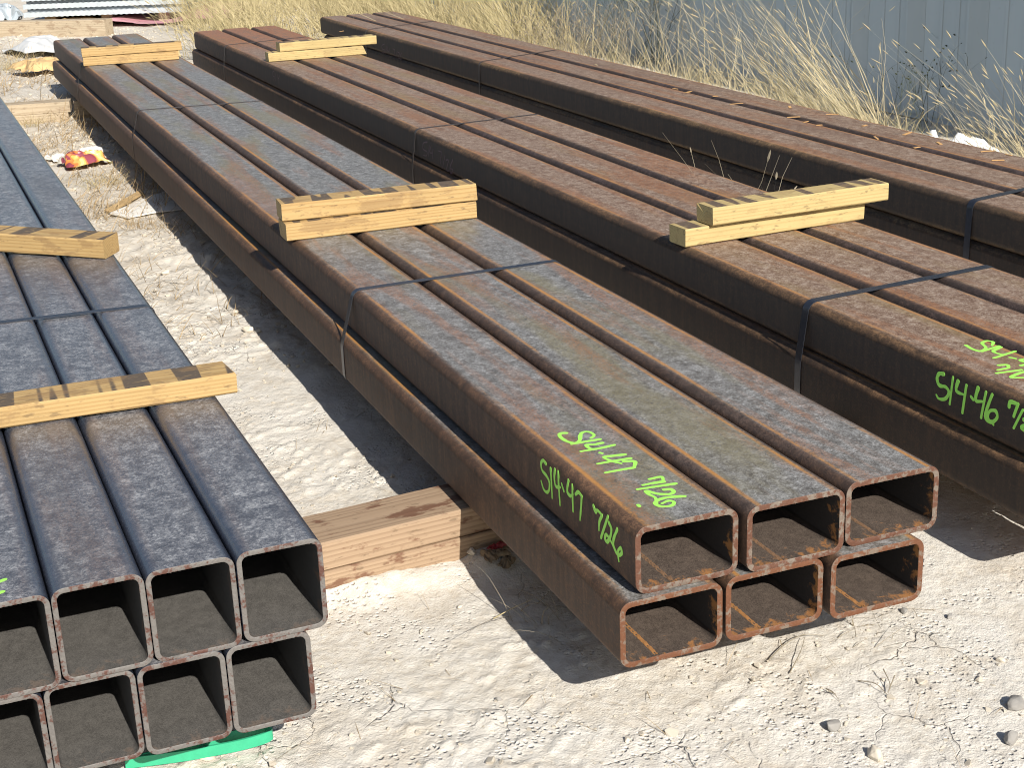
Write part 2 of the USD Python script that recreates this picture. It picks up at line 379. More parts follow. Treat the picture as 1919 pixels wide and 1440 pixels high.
def wall_look():
    g = G()
    p = g.obj()
    x, y_, z_ = g.xyz(p)
    s = g.noise(g.scale(p, (6.0, 6.0, 0.6)), 1.0, 5.0, 0.6)
    f = g.noise(p, 40.0, 4.0, 0.6)
    c = g.mix(s, (0.34, 0.395, 0.42), (0.42, 0.47, 0.49))
    c = g.mix(g.mul(g.ss(f, 0.6, 0.75), 0.25), c, (0.26, 0.27, 0.26))
    return g.make('grey_painted_sheet', base_color=c, roughness=0.6, specular_ior_level=0.35, normal=g.bump(s, 0.004, 0.4))


WALL = wall_look()
GALV = plain('galvanised_sheet', (0.50, 0.55, 0.58), 0.42, 0.18, 12.0, 0.001, metallic=0.25)
GALV_DARK = plain('grey_edge', (0.20, 0.22, 0.24), 0.5, 0.3, 12.0)
RED_SHEET = plain('faded_red_sheet', (0.50, 0.24, 0.27), 0.55, 0.25, 3.0, 0.004)
PLASTIC = plain('white_plastic_film', (0.78, 0.79, 0.80), 0.35, 0.08, 8.0)
FILM_GREY = plain('dusty_plastic_film', (0.56, 0.56, 0.55), 0.45, 0.15, 5.0)
PAPER = plain('white_board', (0.74, 0.71, 0.65), 0.7, 0.08, 6.0)
CARD = plain('brown_cardboard', (0.50, 0.34, 0.16), 0.8, 0.25, 8.0, 0.003)
GREEN_BAND = plain('green_webbing', (0.035, 0.36, 0.19), 0.5, 0.18, 40.0, 0.0006)
RED_SCRAP = plain('red_plastic', (0.32, 0.035, 0.04), 0.45, 0.2, 20.0)
LEAF = straw_look('dry_leaf', (0.22, 0.16, 0.10), (0.42, 0.34, 0.24), 0.2)
FLAKE = plain('orange_flake', (0.52, 0.30, 0.12), 0.8, 0.3, 60.0)


def wrapper_look():
    g = G()
    p = g.obj()
    n = g.noise(p, 7.0, 1.0, 0.4, 1.0)
    c = g.n('rgb_ramp', 'color', fac=n, interpolate=False, ramp=[(0.0, (0.24, 0.05, 0.07)), (0.40, (0.55, 0.19, 0.05)), (0.46, (0.56, 0.38, 0.11)), (0.53, (0.58, 0.53, 0.22)), (0.58, (0.62, 0.57, 0.48)), (0.64, (0.25, 0.06, 0.09))])
    return g.make('printed_wrapper', base_color=c, roughness=0.35)


WRAPPER = wrapper_look()

# ------------------------------------------------------------------ ground
DUN = dict(y0=0.775, y1=0.93)


def gz(x, y):
    x, y = np.asarray(x, float), np.asarray(y, float)
    P = np.stack([x, y, np.zeros_like(x)], -1)
    near = np.exp(-((x - 1) ** 2 + (y - 5) ** 2) / 900.0)
    far = 0.55 + 1.5 * sstep(1.5, 5.0, y)
    broad = 0.022 * (meshkit.fbm(P * 0.55, 3, 1) - 0.5) * 2
    m = sstep(0.42, 0.66, meshkit.fbm(P * 1.3, 3, 5))
    clump = m * 0.022 * np.maximum(meshkit.fbm(P * 9.0, 4, 9) - 0.42, 0) * far
    mid = 0.008 * (meshkit.fbm(P * 4.5, 4, 21) - 0.5) * far * (0.5 + 0.5 * sstep(2.5, 5.0, y))
    small = 0.0055 * (meshkit.fbm(P * 34.0, 3, 13) - 0.5)
    crumb = m * 0.007 * sstep(0.56, 0.74, meshkit.fbm(P * 42.0, 2, 17))
    # soil banked up against the near timber
    bank = 0.03 * np.exp(-((y - (DUN['y0'] - 0.02)) / 0.06) ** 2) * sstep(-0.65, -0.4, x) * (1 - sstep(0.1, 0.4, x)) * (0.3 + 1.2 * meshkit.fbm(P * 14.0, 3, 23))
    lane = 0.03 * np.exp(-((x - 0.02) / 0.10) ** 2) * np.maximum(meshkit.fbm(P * np.array([7.0, 3.2, 1]), 4, 31) - 0.42, 0) * 2 * sstep(1.0, 2.2, y)
    return (broad + clump + mid + small + crumb + bank + lane) * near


def axis(dense, lo, hi):
    pts = [dense[0][0]]
    for a, b, s in dense:
        pts += list(np.linspace(a, b, int(round((b - a) / s)) + 1)[1:])
    up, s = [pts[-1]], dense[-1][2]
    while up[-1] < hi:
        s *= 1.45; up.append(up[-1] + s)
    dn, s = [pts[0]], dense[0][2]
    while dn[-1] > lo:
        s *= 1.45; dn.append(dn[-1] - s)
    return np.array(dn[:0:-1] + pts + up[1:])


xs = axis([(-1.5, 1.5, 0.0105), (1.5, 5.0, 0.035)], -3000, 3000)
ys = axis([(-0.8, 3.2, 0.0105), (3.2, 9.5, 0.022), (9.5, 20.0, 0.07)], -3000, 3000)
X, Y = np.meshgrid(xs, ys, indexing='ij')
Z = gz(X, Y)
nx, ny = X.shape
idx = np.arange(nx * ny).reshape(nx, ny)
quads = np.stack([idx[:-1, :-1], idx[1:, :-1], idx[1:, 1:], idx[:-1, 1:]], -1).reshape(-1, 4)
obj('ground', (np.stack([X, Y, Z], -1).reshape(-1, 3), quads), GROUND, smooth=True, kind='structure')


# ------------------------------------------------------------------ tubes
def rr(w, h, r, n=7):
    """Rounded rectangle, counter-clockwise, in x and z."""
    out = []
    for cx, cz, a0 in ((w / 2 - r, h / 2 - r, 0), (-w / 2 + r, h / 2 - r, 90), (-w / 2 + r, -h / 2 + r, 180), (w / 2 - r, -h / 2 + r, 270)):
        for k in range(n + 1):
            a = math.radians(a0 + 90 * k / n)
            out.append((cx + r * math.cos(a), cz + r * math.sin(a)))
    return np.array(out)


def resample(poly, n):
    p = np.vstack([poly, poly[:1]])
    d = np.r_[0, np.cumsum(np.linalg.norm(np.diff(p, axis=0), axis=1))]
    s = np.linspace(0, d[-1], n, endpoint=False)
    return np.stack([np.interp(s, d, p[:, 0]), np.interp(s, d, p[:, 1])], 1)


def loft(rings, closed=True):
    """rings: list of (n,3) arrays -> quads between consecutive rings."""
    n = len(rings[0]); v = np.vstack(rings); f = []
    for k in range(len(rings) - 1):
        a = np.arange(n); b = (a + 1) % n if closed else a + 1
        if not closed:
            a, b = a[:-1], b[:-1]
        f.append(np.stack([k * n + a, k * n + b, (k + 1) * n + b, (k + 1) * n + a], 1))
    return v, np.vstack(f)


def to3(p2, y):
    return np.stack([p2[:, 0], np.full(len(p2), y) if np.ndim(y) == 0 else y, p2[:, 1]], 1)


def tube(name, label, group, loc, L, w, h, R, t, steel_look, end_look, rotz=0.0, seam=None, seed=0):
    rng = np.random.default_rng(seed)
    root = thing(name, label, 'steel tube', loc, rotz, group)
    o, i = rr(w, h, R), rr(w - 2 * t, h - 2 * t, R - t)
    ystops = [0.0, 0.02, 0.3, L * 0.5, L]
    v1, f1 = loft([to3(o, yy) for yy in ystops])
    v2, f2 = loft([to3(i, yy) for yy in ystops])
    obj('body', trimesh.Trimesh(np.vstack([v1, v2]), np.vstack([f1[:, ::-1][:, [0, 1, 2]], f1[:, ::-1][:, [0, 2, 3]], f2[:, [0, 1, 2]] + len(v1), f2[:, [0, 2, 3]] + len(v1)]), process=False), steel_look, root, smooth=35)
    for front in (True, False):
        n = 220 if front else 48
        eo, ei = resample(o, n), resample(i, n)
        c = 0.0011
        jo, ji = rng.normal(0, 0.00028, (n, 1)), rng.normal(0, 0.0004, (n, 1))
        do = eo / np.linalg.norm(eo, axis=1, keepdims=True)
        mo, mi = eo - do * (c + jo), ei + do * (c + ji)
        s = -1 if front else 1
        y0 = 0.0 if front else L
        v, f = loft([to3(eo, y0), to3(mo, y0 + s * (0.0012 + rng.normal(0, 0.0002, n))), to3(mi, y0 + s * (0.0012 + rng.normal(0, 0.0002, n))), to3(ei, y0)])
        if not front:
            f = f[:, ::-1]
        obj('cut_end', (v, f), end_look, root, smooth=40)
    if seam is not None:
        ny_ = 90
        yy = np.r_[np.linspace(0.004, 0.6, ny_), L - 0.01]
        x0 = -w * 0.14
        wob = 0.0006 * np.sin(yy * 500) + rng.normal(0, 0.0003, len(yy))
        rings = []
        zf = -h / 2 + t
        for dx, dz in ((-0.0042, -0.0003), (-0.0028, 0.0016), (-0.0010, 0.0002), (0.0010, 0.0002), (0.0028, 0.0016), (0.0042, -0.0003)):
            rings.append(np.stack([x0 + dx + wob, yy, zf + dz + wob * (dz > 0)], 1))
        obj('weld_seam', loft(rings, closed=False), seam, root, smooth=True)
    return root


Wt, Ht = 0.2032, 0.1293
TOP = 0.3919
LEN = 9.55
BUNDLES = {}


def rect_bundle(key, x0, top, front, pitch, boff, boty, steel_look, words, rr_, jit, seam, botlen=LEN):
    rows = []
    for r in range(2):
        for k in range(3):
            dy = jit[r][k]
            xx = x0 + Wt / 2 + k * pitch[r] + (boff if r else 0)
            zz = top - Ht / 2 - r * (Ht + 0.0012)
            yf = front + (boty if r else 0) + dy
            lab = f'{words[0]}, {["left", "middle", "right"][k]} of the {["top", "bottom"][r]} row of the {words[1]}'
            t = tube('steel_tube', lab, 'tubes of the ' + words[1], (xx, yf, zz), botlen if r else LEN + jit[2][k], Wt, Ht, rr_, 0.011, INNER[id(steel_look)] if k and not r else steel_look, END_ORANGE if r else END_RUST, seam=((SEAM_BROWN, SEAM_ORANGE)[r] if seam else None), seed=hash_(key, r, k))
            rows.append((t, xx, yf, zz))
    BUNDLES[key] = rows
    outline = unary_union([Polygon(rr(Wt, Ht, rr_)) if False else Polygon(rr(Wt, Ht, rr_) + np.array([xx, zz])) for _, xx, _, zz in rows]).convex_hull
    return outline


def hash_(*a):
    return sum((i + 1) * 97 * (ord(str(v)[0])) for i, v in enumerate(a)) % 10007


OUT = {}
OUT['B'] = rect_bundle('B', 0.0, TOP, 0.0, (0.2140, 0.2122), -0.038, -0.013, STEEL_GREY, ('grey scaled rectangular tube with brown rust', 'centre bundle'), 0.0235, ((0, -0.012, 0.0), (0, 0.004, -0.008), (0.0, 0.02, 0.05)), True, botlen=9.42)
OUT['C'] = rect_bundle('C', 0.998, TOP + 0.0012, 0.07, (0.2151, 0.2151), -0.020, 0.0, STEEL_RUST, ('brown rusty rectangular tube', 'second bundle from the right'), 0.025, ((0, 0.006, -0.004), (0, 0.004, 0), (-0.25, -0.23, -0.24)), False, botlen=9.34)
OUT['D'] = rect_bundle('D', 2.0755, TOP + 0.002, 0.12, (0.2165, 0.2165), -0.004, 0.0, STEEL_PLUM, ('purple-brown rusty rectangular tube', 'rightmost bundle beside the grass'), 0.025, ((0, 0.004, 0), (0, 0, 0), (0.1, 0.12, 0.12)), False)

Wa, Ha, TOPA, YAWA = 0.1410, 0.1625, 0.4599, 0.0118
ax0, ay0 = -0.5295, 0.0702
rowsA = []
for r in range(2):
    for k in range(4):
        off = -(k + 0.5) * (Wa + 0.0022) - 0.0325 * r
        yo = [[0, 0.006, 0.002, -0.004], [0.004, 0.003, 0.008, 0.0]][r][k]
        px, py = ax0 + off * math.cos(YAWA) - yo * math.sin(YAWA), ay0 + off * math.sin(YAWA) + yo * math.cos(YAWA)
        zz = TOPA - Ha / 2 - r * (Ha + 0.0012) - (0.004 if (r == 0 and k == 1) else 0)
        lab = f'dark blue-grey square tube, {["first", "second", "third", "fourth"][k]} from the right in the {["top", "bottom"][r]} row of the left bundle'
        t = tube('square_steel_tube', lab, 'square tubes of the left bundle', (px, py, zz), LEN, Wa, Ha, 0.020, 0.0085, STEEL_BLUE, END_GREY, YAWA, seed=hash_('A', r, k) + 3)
        rowsA.append((t, off, zz))
OUT['A'] = unary_union([Polygon(rr(Wa, Ha, 0.02) + np.array([off, zz])) for _, off, zz in rowsA]).convex_hull


# ------------------------------------------------------------------ lettering painted on the tubes
def smooth_line(pts, n=6):
    p = np.asarray(pts, float)
    if len(p) < 3:
        return p
    q = np.vstack([2 * p[0] - p[1], p, 2 * p[-1] - p[-2]])
    out = []
    for k in range(1, len(q) - 2):
        for s in np.linspace(0, 1, n, endpoint=False):
            a, b, c, d = q[k - 1], q[k], q[k + 1], q[k + 2]
            out.append(0.5 * ((2 * b) + (c - a) * s + (2 * a - 5 * b + 4 * c - d) * s * s + (3 * b - a - 3 * c + d) * s ** 3))
    return np.array(out + [p[-1]])


def lettering(parent_row, strokes, offset, scale, plane, width, paint, seed):
    """Hand strokes read off the photograph, brushed onto the tube's own top (plane 'top') or flank ('side')."""
    t, xx, yf, zz = parent_row
    rng = np.random.default_rng(seed)
    shapes = []
    for s in strokes:
        uv = smooth_line(s)
        P = []
        for u, v in uv:
            u_, v_ = u / scale + offset[0], v / scale + offset[1]
            q = at(u_, v_, z=zz + Ht / 2) if plane == 'top' else at(u_, v_, x=xx - Wt / 2)
            P.append((q[0] - xx, q[1] - yf) if plane == 'top' else (q[1] - yf, q[2] - zz))
        P = np.array(P)
        n = len(P)
        wid = width * (0.8 + 0.4 * meshkit.noise(np.stack([np.arange(n) * 0.35 + rng.uniform(0, 99), np.zeros(n), np.zeros(n)], 1)))
        wid = wid * (1 - 0.35 * np.linspace(0, 1, n) ** 3)
        for k in range(n - 1):
            if np.linalg.norm(P[k + 1] - P[k]) > 1e-5:
                shapes.append(LineString([P[k], P[k + 1]]).buffer((wid[k] + wid[k + 1]) / 4, 3))
    shape = unary_union(shapes).simplify(0.0003)
    for gpoly in getattr(shape, 'geoms', [shape]):
        if gpoly.area < 1e-7:
            continue
        m = trimesh.creation.extrude_polygon(gpoly, 0.0004, engine='earcut')
        v = m.vertices.copy()
        if plane == 'top':
            v2 = np.stack([v[:, 0], v[:, 1], v[:, 2] + Ht / 2 + 0.0002], 1); f = m.faces
        else:
            v2 = np.stack([-Wt / 2 - 0.0002 - v[:, 2], v[:, 0], v[:, 1]], 1); f = m.faces[:, ::-1]
        obj('painted_letter', (v2, f), paint, t)


B_TOP = [[(388, 155), (345, 156), (328, 174), (348, 202), (400, 232), (470, 245), (508, 225), (514, 190), (524, 158), (560, 142), (610, 150), (640, 176), (612, 200)],
         [(692, 210), (560, 232), (435, 255)], [(712, 243), (640, 258), (570, 262), (610, 298), (690, 292)], [(820, 262), (690, 292), (520, 320)],
         [(690, 332), (712, 338)], [(915, 348), (810, 360), (728, 372), (790, 405), (882, 428)], [(965, 382), (820, 405), (672, 432)],
         [(905, 410), (1004, 412), (1000, 466)], [(1000, 466), (870, 488), (740, 512)],
         [(1138, 570), (1242, 550), (1264, 592)], [(1264, 592), (1170, 606), (1078, 624)], [(1372, 610), (1200, 636), (1028, 662)],
         [(1268, 665), (1330, 662), (1356, 688), (1310, 706), (1210, 702), (1110, 678), (1130, 706), (1190, 738), (1202, 786)],
         [(1452, 724), (1340, 730), (1240, 748), (1188, 786), (1240, 816), (1330, 810), (1360, 780), (1312, 764), (1250, 790)], [(1036, 803), (1046, 814)]]
B_SIDE = [[(206, 428), (182, 400), (164, 430), (175, 490), (215, 540), (240, 600), (236, 668), (214, 686), (188, 658), (166, 588)], [(250, 475), (258, 600), (265, 735)],
          [(288, 480), (284, 560), (298, 632), (340, 642)], [(318, 505), (325, 650), (335, 798)], [(350, 610), (370, 676)], [(410, 580), (400, 675), (428, 718), (452, 704)], [(445, 622), (452, 855)],
          [(475, 705), (500, 686), (530, 722)], [(530, 722), (524, 830), (515, 935)], [(636, 812), (655, 864), (672, 850), (714, 896)], [(714, 896), (690, 950), (685, 1026)], [(766, 905), (704, 1095)],
          [(776, 965), (796, 1010), (790, 1080), (762, 1132), (740, 1105), (752, 1068), (790, 1120), (838, 1228)], [(850, 1020), (815, 1120), (825, 1190), (858, 1250), (890, 1236), (880, 1186), (856, 1225), (864, 1306)]]
C_SIDE = [[(835, 806), (802, 802), (786, 838), (802, 888), (850, 902), (874, 942), (848, 990), (800, 990), (780, 962)], [(905, 830), (880, 1030)], [(942, 860), (930, 930), (990, 962)], [(1005, 890), (975, 1095)],
          [(1040, 975), (1056, 996)], [(1092, 910), (1075, 1000), (1132, 1012)], [(1152, 940), (1115, 1132)], [(1198, 960), (1155, 1080), (1152, 1140), (1200, 1165), (1236, 1130), (1224, 1082), (1182, 1082), (1166, 1130), (1208, 1186)],
          [(1325, 1050), (1335, 1015), (1392, 1030)], [(1392, 1030), (1360, 1122)], [(1428, 1075), (1360, 1210)], [(1436, 1148), (1470, 1150), (1475, 1185), (1430, 1195), (1420, 1215), (1490, 1260)]]
C_TOP = [[(1000, 590), (1050, 620), (1110, 634), (1150, 610), (1122, 576), (1152, 558), (1204, 566), (1196, 592)], [(1248, 596), (1120, 636)], [(1262, 604), (1205, 636), (1270, 660), (1310, 655)], [(1370, 635), (1210, 686)],
         [(1330, 682), (1372, 690)], [(1480, 690), (1408, 702), (1480, 730)], [(1490, 725), (1412, 742)], [(1246, 740), (1310, 738), (1320, 760)], [(1320, 760), (1240, 776)], [(1416, 775), (1230, 800)], [(1460, 785), (1400, 800), (1340, 832), (1470, 832)]]
C_FAINT = [[(550, 730), (531, 735), (530, 765), (550, 780), (546, 800), (530, 796)], [(561, 748), (558, 802)], [(568, 755), (564, 782), (579, 786)], [(581, 765), (576, 815)], [(608, 775), (624, 780)], [(624, 780), (618, 840)], [(642, 800), (630, 862)],
           [(648, 822), (660, 825), (650, 872), (664, 878)], [(682, 820), (668, 860), (673, 892), (683, 872), (671, 866)]]
D_FAINT = [[(330, 226), (318, 232), (320, 250), (332, 256), (328, 270), (317, 268)], [(340, 236), (338, 272)], [(346, 240), (344, 258), (354, 262)], [(356, 246), (353, 282)], [(374, 250), (384, 254)], [(384, 254), (380, 290)], [(396, 262), (390, 298)], [(400, 268), (408, 272), (401, 296), (410, 300)], [(418, 270), (411, 292), (415, 306), (420, 296)]]
C_FARFAINT = [[(835, 540), (823, 550), (826, 585), (838, 592), (830, 625)], [(850, 560), (846, 630)], [(866, 575), (872, 610), (884, 580)], [(872, 610), (876, 650)]]
A_DASH = [[(-8, 260), (27, 246)], [(-8, 322), (14, 314)]]
lettering(BUNDLES['B'][0], B_TOP, (980, 780), 4.8, 'top', 0.0082, PAINT_GREEN, 1)
lettering(BUNDLES['B'][0], B_SIDE, (980, 780), 4.8, 'side', 0.0075, PAINT_GREEN, 2)
lettering(BUNDLES['C'][0], C_SIDE, (1560, 500), 4.0, 'side', 0.0088, PAINT_GREEN, 3)
lettering(BUNDLES['C'][0], C_TOP, (1560, 500), 4.0, 'top', 0.0090, PAINT_GREEN, 4)
lettering(BUNDLES['C'][0], C_FAINT, (600, 0), 2.742, 'side', 0.0060, PAINT_PINK, 5)
lettering(BUNDLES['D'][0], D_FAINT, (600, 0), 2.742, 'side', 0.0060, PAINT_PINK, 6)
lettering(BUNDLES['C'][0], C_FARFAINT, (340, 20), 4.8, 'side', 0.0055, PAINT_PINK, 7)
# two green dashes on the left bundle, at the picture's edge
tA, offA, zA = rowsA[3]
for s in A_DASH:
    P = [at(u / 2.9984, 1000 + v / 2.9984, z=TOPA) for u, v in s]
    loc = np.array([ax0 + offA, ay0])
    dm = trimesh.creation.extrude_polygon(LineString([tuple(q[:2] - loc) for q in P]).buffer(0.004, 3), 0.0004, engine='earcut')
    obj('painted_letter', (dm.vertices + [0, 0, Ha / 2 + 0.0002], dm.faces), PAINT_GREEN, tA)


# ------------------------------------------------------------------ straps
def strap(outline, frame, y0, skew, width, label, look, group, thick=0.0009, gap=0.0012):
    """A flat band drawn tight round a bundle; frame = (x, y, angle) of the outline's origin."""
    ring = np.array(outline.buffer(gap, 6).simplify(0.0002).exterior.coords)[:-1]
    if Polygon(ring).exterior.is_ccw is False:
        ring = ring[::-1]
    out = np.array(Polygon(ring).buffer(thick, 6, join_style=1).exterior.coords)[:-1]
    n = 160
    a, b = resample(ring, n), None
    d = np.roll(a, -1, 0) - np.roll(a, 1, 0)
    nrm = np.stack([d[:, 1], -d[:, 0]], 1); nrm /= np.linalg.norm(nrm, axis=1, keepdims=True)
    b = a + nrm * thick
    yo = y0 + (a[:, 0] - a[:, 0].min()) * skew
    v, f = loft([to3(a, yo), to3(b, yo + 0.0002), to3(b, yo + width - 0.0002), to3(a, yo + width), to3(a, yo)])
    if frame[2]:
        c, s = math.cos(frame[2]), math.sin(frame[2])
        v = np.stack([frame[0] + v[:, 0] * c - v[:, 1] * s, frame[1] + v[:, 0] * s + v[:, 1] * c, v[:, 2]], 1)
    base = v.mean(0) * [1, 1, 0]
    root = thing('steel_strap', label, 'strap', base, group=group)
    obj('band', (v - base, f), look, root, smooth=30)
    # crimped seal, on the far side or underneath as these are fastened
    sx, sz = float(a[:, 0].max()), float(np.median(a[:, 1]))
    c = trimesh.creation.box((0.003, width * 1.12, 0.03))
    yy = y0 + (a[:, 0].max() - a[:, 0].min()) * skew + width / 2
    px, py = (sx + 0.002, yy)
    if frame[2]:
        px, py = frame[0] + px * math.cos(frame[2]) - py * math.sin(frame[2]), frame[1] + px * math.sin(frame[2]) + py * math.cos(frame[2])
    c.apply_translation(np.array([px, py, sz]) - base)
    obj('seal', c, look, root)
    return root


gB, gC, gD = 'straps round the centre bundle', 'straps round the second bundle from the right', 'straps round the rightmost bundle'
strap(OUT['B'], (0, 0, 0), 1.725, 0.018, 0.024, 'dark steel strap nearest the open ends of the centre bundle', STRAP, gB)
strap(OUT['B'], (0, 0, 0), 5.555, -0.12, 0.019, 'thin dark strap across the middle of the centre bundle', STRAP_RUST, gB)
strap(OUT['B'], (0, 0, 0), 7.86, -0.06, 0.019, 'brown strap beside the far boards on the centre bundle', STRAP_RUST, gB)
strap(OUT['C'], (0, 0, 0), 1.015, 0.085, 0.028, 'broad dark strap beside the green lettering of the second bundle from the right', STRAP, gC)
strap(OUT['C'], (0, 0, 0), 4.165, 0.10, 0.019, 'thin strap beside the faded pink marks on the second bundle from the right', STRAP_RUST, gC)
strap(OUT['C'], (0, 0, 0), 8.235, 0.20, 0.019, 'pale brown strap at the orange far end of the second bundle from the right', STRAP_RUST, gC)
strap(OUT['D'], (0, 0, 0), 1.74, 0.20, 0.030, 'dark strap at the right edge of the picture, on the rightmost bundle', STRAP, gD)
strap(OUT['D'], (0, 0, 0), 6.205, 0.40, 0.019, 'thin dark strap across the middle of the rightmost bundle', STRAP_RUST, gD)
strap(OUT['D'], (0, 0, 0), 8.505, 0.39, 0.019, 'thin strap near the far end of the rightmost bundle', STRAP_RUST, gD)
strap(OUT['A'], (ax0, ay0, YAWA), 1.60, -0.10, 0.023, 'dark strap across the blue-grey square tubes of the left bundle', STRAP, None)


# ------------------------------------------------------------------ boards and timbers
def beam(name, label, cat, a, b, depth, height, look, group=None, seed=0, mitre=(0.0, 0.0), wane=0.0, lift=0.0, n=26, taper=(0, 0)):
    """A sawn board whose front lower edge runs from a to b (points of the place); depth goes back, to the left of a->b."""
    rng = np.random.default_rng(seed)
    a, b = np.asarray(a, float), np.asarray(b, float)
    L = np.linalg.norm((b - a)[:2])
    ang = math.atan2(b[1] - a[1], b[0] - a[0])
    c = 0.0032
    prof = np.array([(c, 0), (depth - c, 0), (depth, c), (depth, height - c), (depth - c, height), (c, height), (0, height - c), (0, c)])
    rings = []
    for s in np.linspace(0, 1, n):
        q = prof.copy()
        q += 0.0012 * (meshkit.noise(np.stack([np.full(8, s * L * 9), np.arange(8) * 3.1 + seed * 7.7, np.zeros(8)], 1)) - 0.5)[:, None]
        x = np.full(8, s * L)
        if s == 0: x = x + mitre[0] * prof[:, 0] / depth + taper[0] * prof[:, 1] / height + rng.normal(0, 0.0008, 8)
        if s == 1: x = x + mitre[1] * prof[:, 0] / depth + taper[1] * prof[:, 1] / height + rng.normal(0, 0.0008, 8)
        rings.append(np.stack([x, q[:, 0], q[:, 1]], 1))
    v, f = loft(rings)
    # end caps, as fans with a centre point
    fs = [f[:, ::-1][:, [0, 1, 2]], f[:, ::-1][:, [0, 2, 3]]]
    v = np.vstack([v, rings[0].mean(0), rings[-1].mean(0)])
    k0, k1, m = len(v) - 2, len(v) - 1, (n - 1) * 8
    fs.append(np.array([(k0, (j + 1) % 8, j) for j in range(8)])[:, ::-1]); fs.append(np.array([(k1, m + j, m + (j + 1) % 8) for j in range(8)])[:, ::-1])
    F = np.vstack(fs)
    mid = np.array([L / 2, depth / 2, height / 2])
    tm = trimesh.Trimesh(v - mid, F, process=False)
    if tm.volume < 0:
        F = F[:, ::-1]
    off = np.array([math.cos(ang) * L / 2 - math.sin(ang) * depth / 2, math.sin(ang) * L / 2 + math.cos(ang) * depth / 2])
    loc = (a[0] + off[0], a[1] + off[1], a[2] + height / 2 + lift)
    return obj(name, (v - mid, F), look, smooth=25, loc=loc, rotz=ang, label=label, cat=cat, group=group)


bh, bd = 0.055, 0.10
zt = TOP + 0.002
a_, b_ = at(538, 453, z=zt), at(894, 409, z=zt)
beam('spacer_board', 'lower of the two stacked pine boards in the middle of the centre bundle', 'board', a_, b_, bd, bh, PINE, 'pine boards laid across the bundles', 11)
a_, b_ = at(530, 416, z=zt + bh + 0.003), at(894, 376, z=zt + bh + 0.003)
beam('spacer_board', 'upper pine board with dark rub marks, middle of the centre bundle', 'board', a_, b_, bd, bh, PINE, 'pine boards laid across the bundles', 12)
a_, b_ = at(157, 124, z=zt), at(336, 111, z=zt)
beam('spacer_board', 'lower of the two boards at the far end of the centre bundle', 'board', a_, b_, bd, 0.053, PINE, 'pine boards laid across the bundles', 13)
a_, b_ = at(154, 107, z=zt + 0.055), at(341, 94, z=zt + 0.055)
beam('spacer_board', 'upper orange-yellow board at the far end of the centre bundle', 'board', a_, b_, bd, 0.053, PINE, 'pine boards laid across the bundles', 14)
zc = TOP + 0.0035
a_, b_ = at(504, 116, z=zc), at(687, 101, z=zc)
beam('spacer_board', 'lower far board on the second bundle from the right, its right end cut slanting', 'board', a_, b_, bd, 0.052, PINE_PALE, 'pine boards laid across the bundles', 15, taper=(0, -0.02))
a_, b_ = at(525, 97, z=zc + 0.054), at(706, 82, z=zc + 0.054)
beam('spacer_board', 'upper far board jutting right over the second bundle from the right', 'board', a_, b_, bd, 0.052, PINE_PALE, 'pine boards laid across the bundles', 16)
a_, b_ = at(1285, 464, z=zc), at(1619, 411, z=zc)
beam('spacer_board', 'lower pale board jutting left with a pale cut end, second bundle from the right', 'board', a_, b_, 0.092, 0.054, PINE_PALE, 'pine boards laid across the bundles', 17)
a_, b_ = at(1336, 424, z=zc + 0.057), at(1664, 375, z=zc + 0.057)
beam('spacer_board', 'upper pale board with dark bars on top and splintered underside, overhanging the gap', 'board', a_, b_, 0.092, 0.054, PINE_PALE, 'pine boards laid across the bundles', 18)
za = TOPA + 0.002
a_, b_ = at(-190, 834, z=za), at(445, 737, z=za)
beam('spacer_board', 'stained pine board nearest the open ends on the left bundle', 'board', a_, b_, 0.095, 0.044, PINE, 'pine boards laid across the bundles', 19, mitre=(0, -0.012))
b_ = at(197, 486, z=za); a_ = at(-130, 463, z=za)
e_ = at(222, 471, z=za)
dirv = (b_ - a_)[:2] / np.linalg.norm((b_ - a_)[:2]); nrmv = np.array([-dirv[1], dirv[0]])
dep = 0.098
mit = float((e_ - b_)[:2] @ dirv) / max(float((e_ - b_)[:2] @ nrmv), 0.02) * dep
beam('spacer_board', 'pine board lying askew with end rings showing on the left bundle', 'board', a_, b_, dep, 0.055, PINE, 'pine boards laid across the bundles', 20, mitre=(0, mit))

# timbers under the bundles
ht = 0.0655
for lev in range(2):
    beam('bearer_timber', ['lower weathered timber', 'upper rust-stained timber'][lev] + ' between the left and centre bundles near the open ends', 'timber', (-1.15, 0.672 - 0.003 * (1 - lev), lev * (ht + 0.001) + 0.0 - 0.002), (0.75, 0.845 - 0.003 * (1 - lev), lev * (ht + 0.001) - 0.002), 0.155, ht, PINE_OLD, 'timbers under the bundles', 30 + lev, n=40)
beam('bearer_timber', 'upper grey timber under the far end of the centre bundle', 'timber', (-1.3, 8.32, 0.062), (-0.079, 8.10, 0.062), 0.15, 0.07, TIMBER_GREY, 'timbers under the bundles', 33)
beam('bearer_timber', 'lower grey timber under the far end of the centre bundle', 'timber', (-1.3, 8.315, -0.006), (-0.095, 8.098, -0.006), 0.15, 0.068, TIMBER_GREY, 'timbers under the bundles', 34)
beam('bearer_timber', 'dark timber reaching under the far end of the centre bundle in its shade', 'timber', (-0.05, 8.13, -0.004), (0.75, 8.05, -0.004), 0.15, 0.134, TIMBER_GREY, 'timbers under the bundles', 35)
beam('bearer_timber', 'timber in deep shade under the open ends of the second bundle from the right', 'timber', (0.93, 0.74, -0.004), (1.75, 0.78, -0.004), 0.15, 0.134, TIMBER_GREY, 'timbers under the right bundles', 36)
beam('bearer_timber', 'timber hidden in shade under the rightmost bundle', 'timber', (2.0, 0.9, -0.004), (2.85, 0.92, -0.004), 0.15, 0.134, TIMBER_GREY, 'timbers under the right bundles', 37)
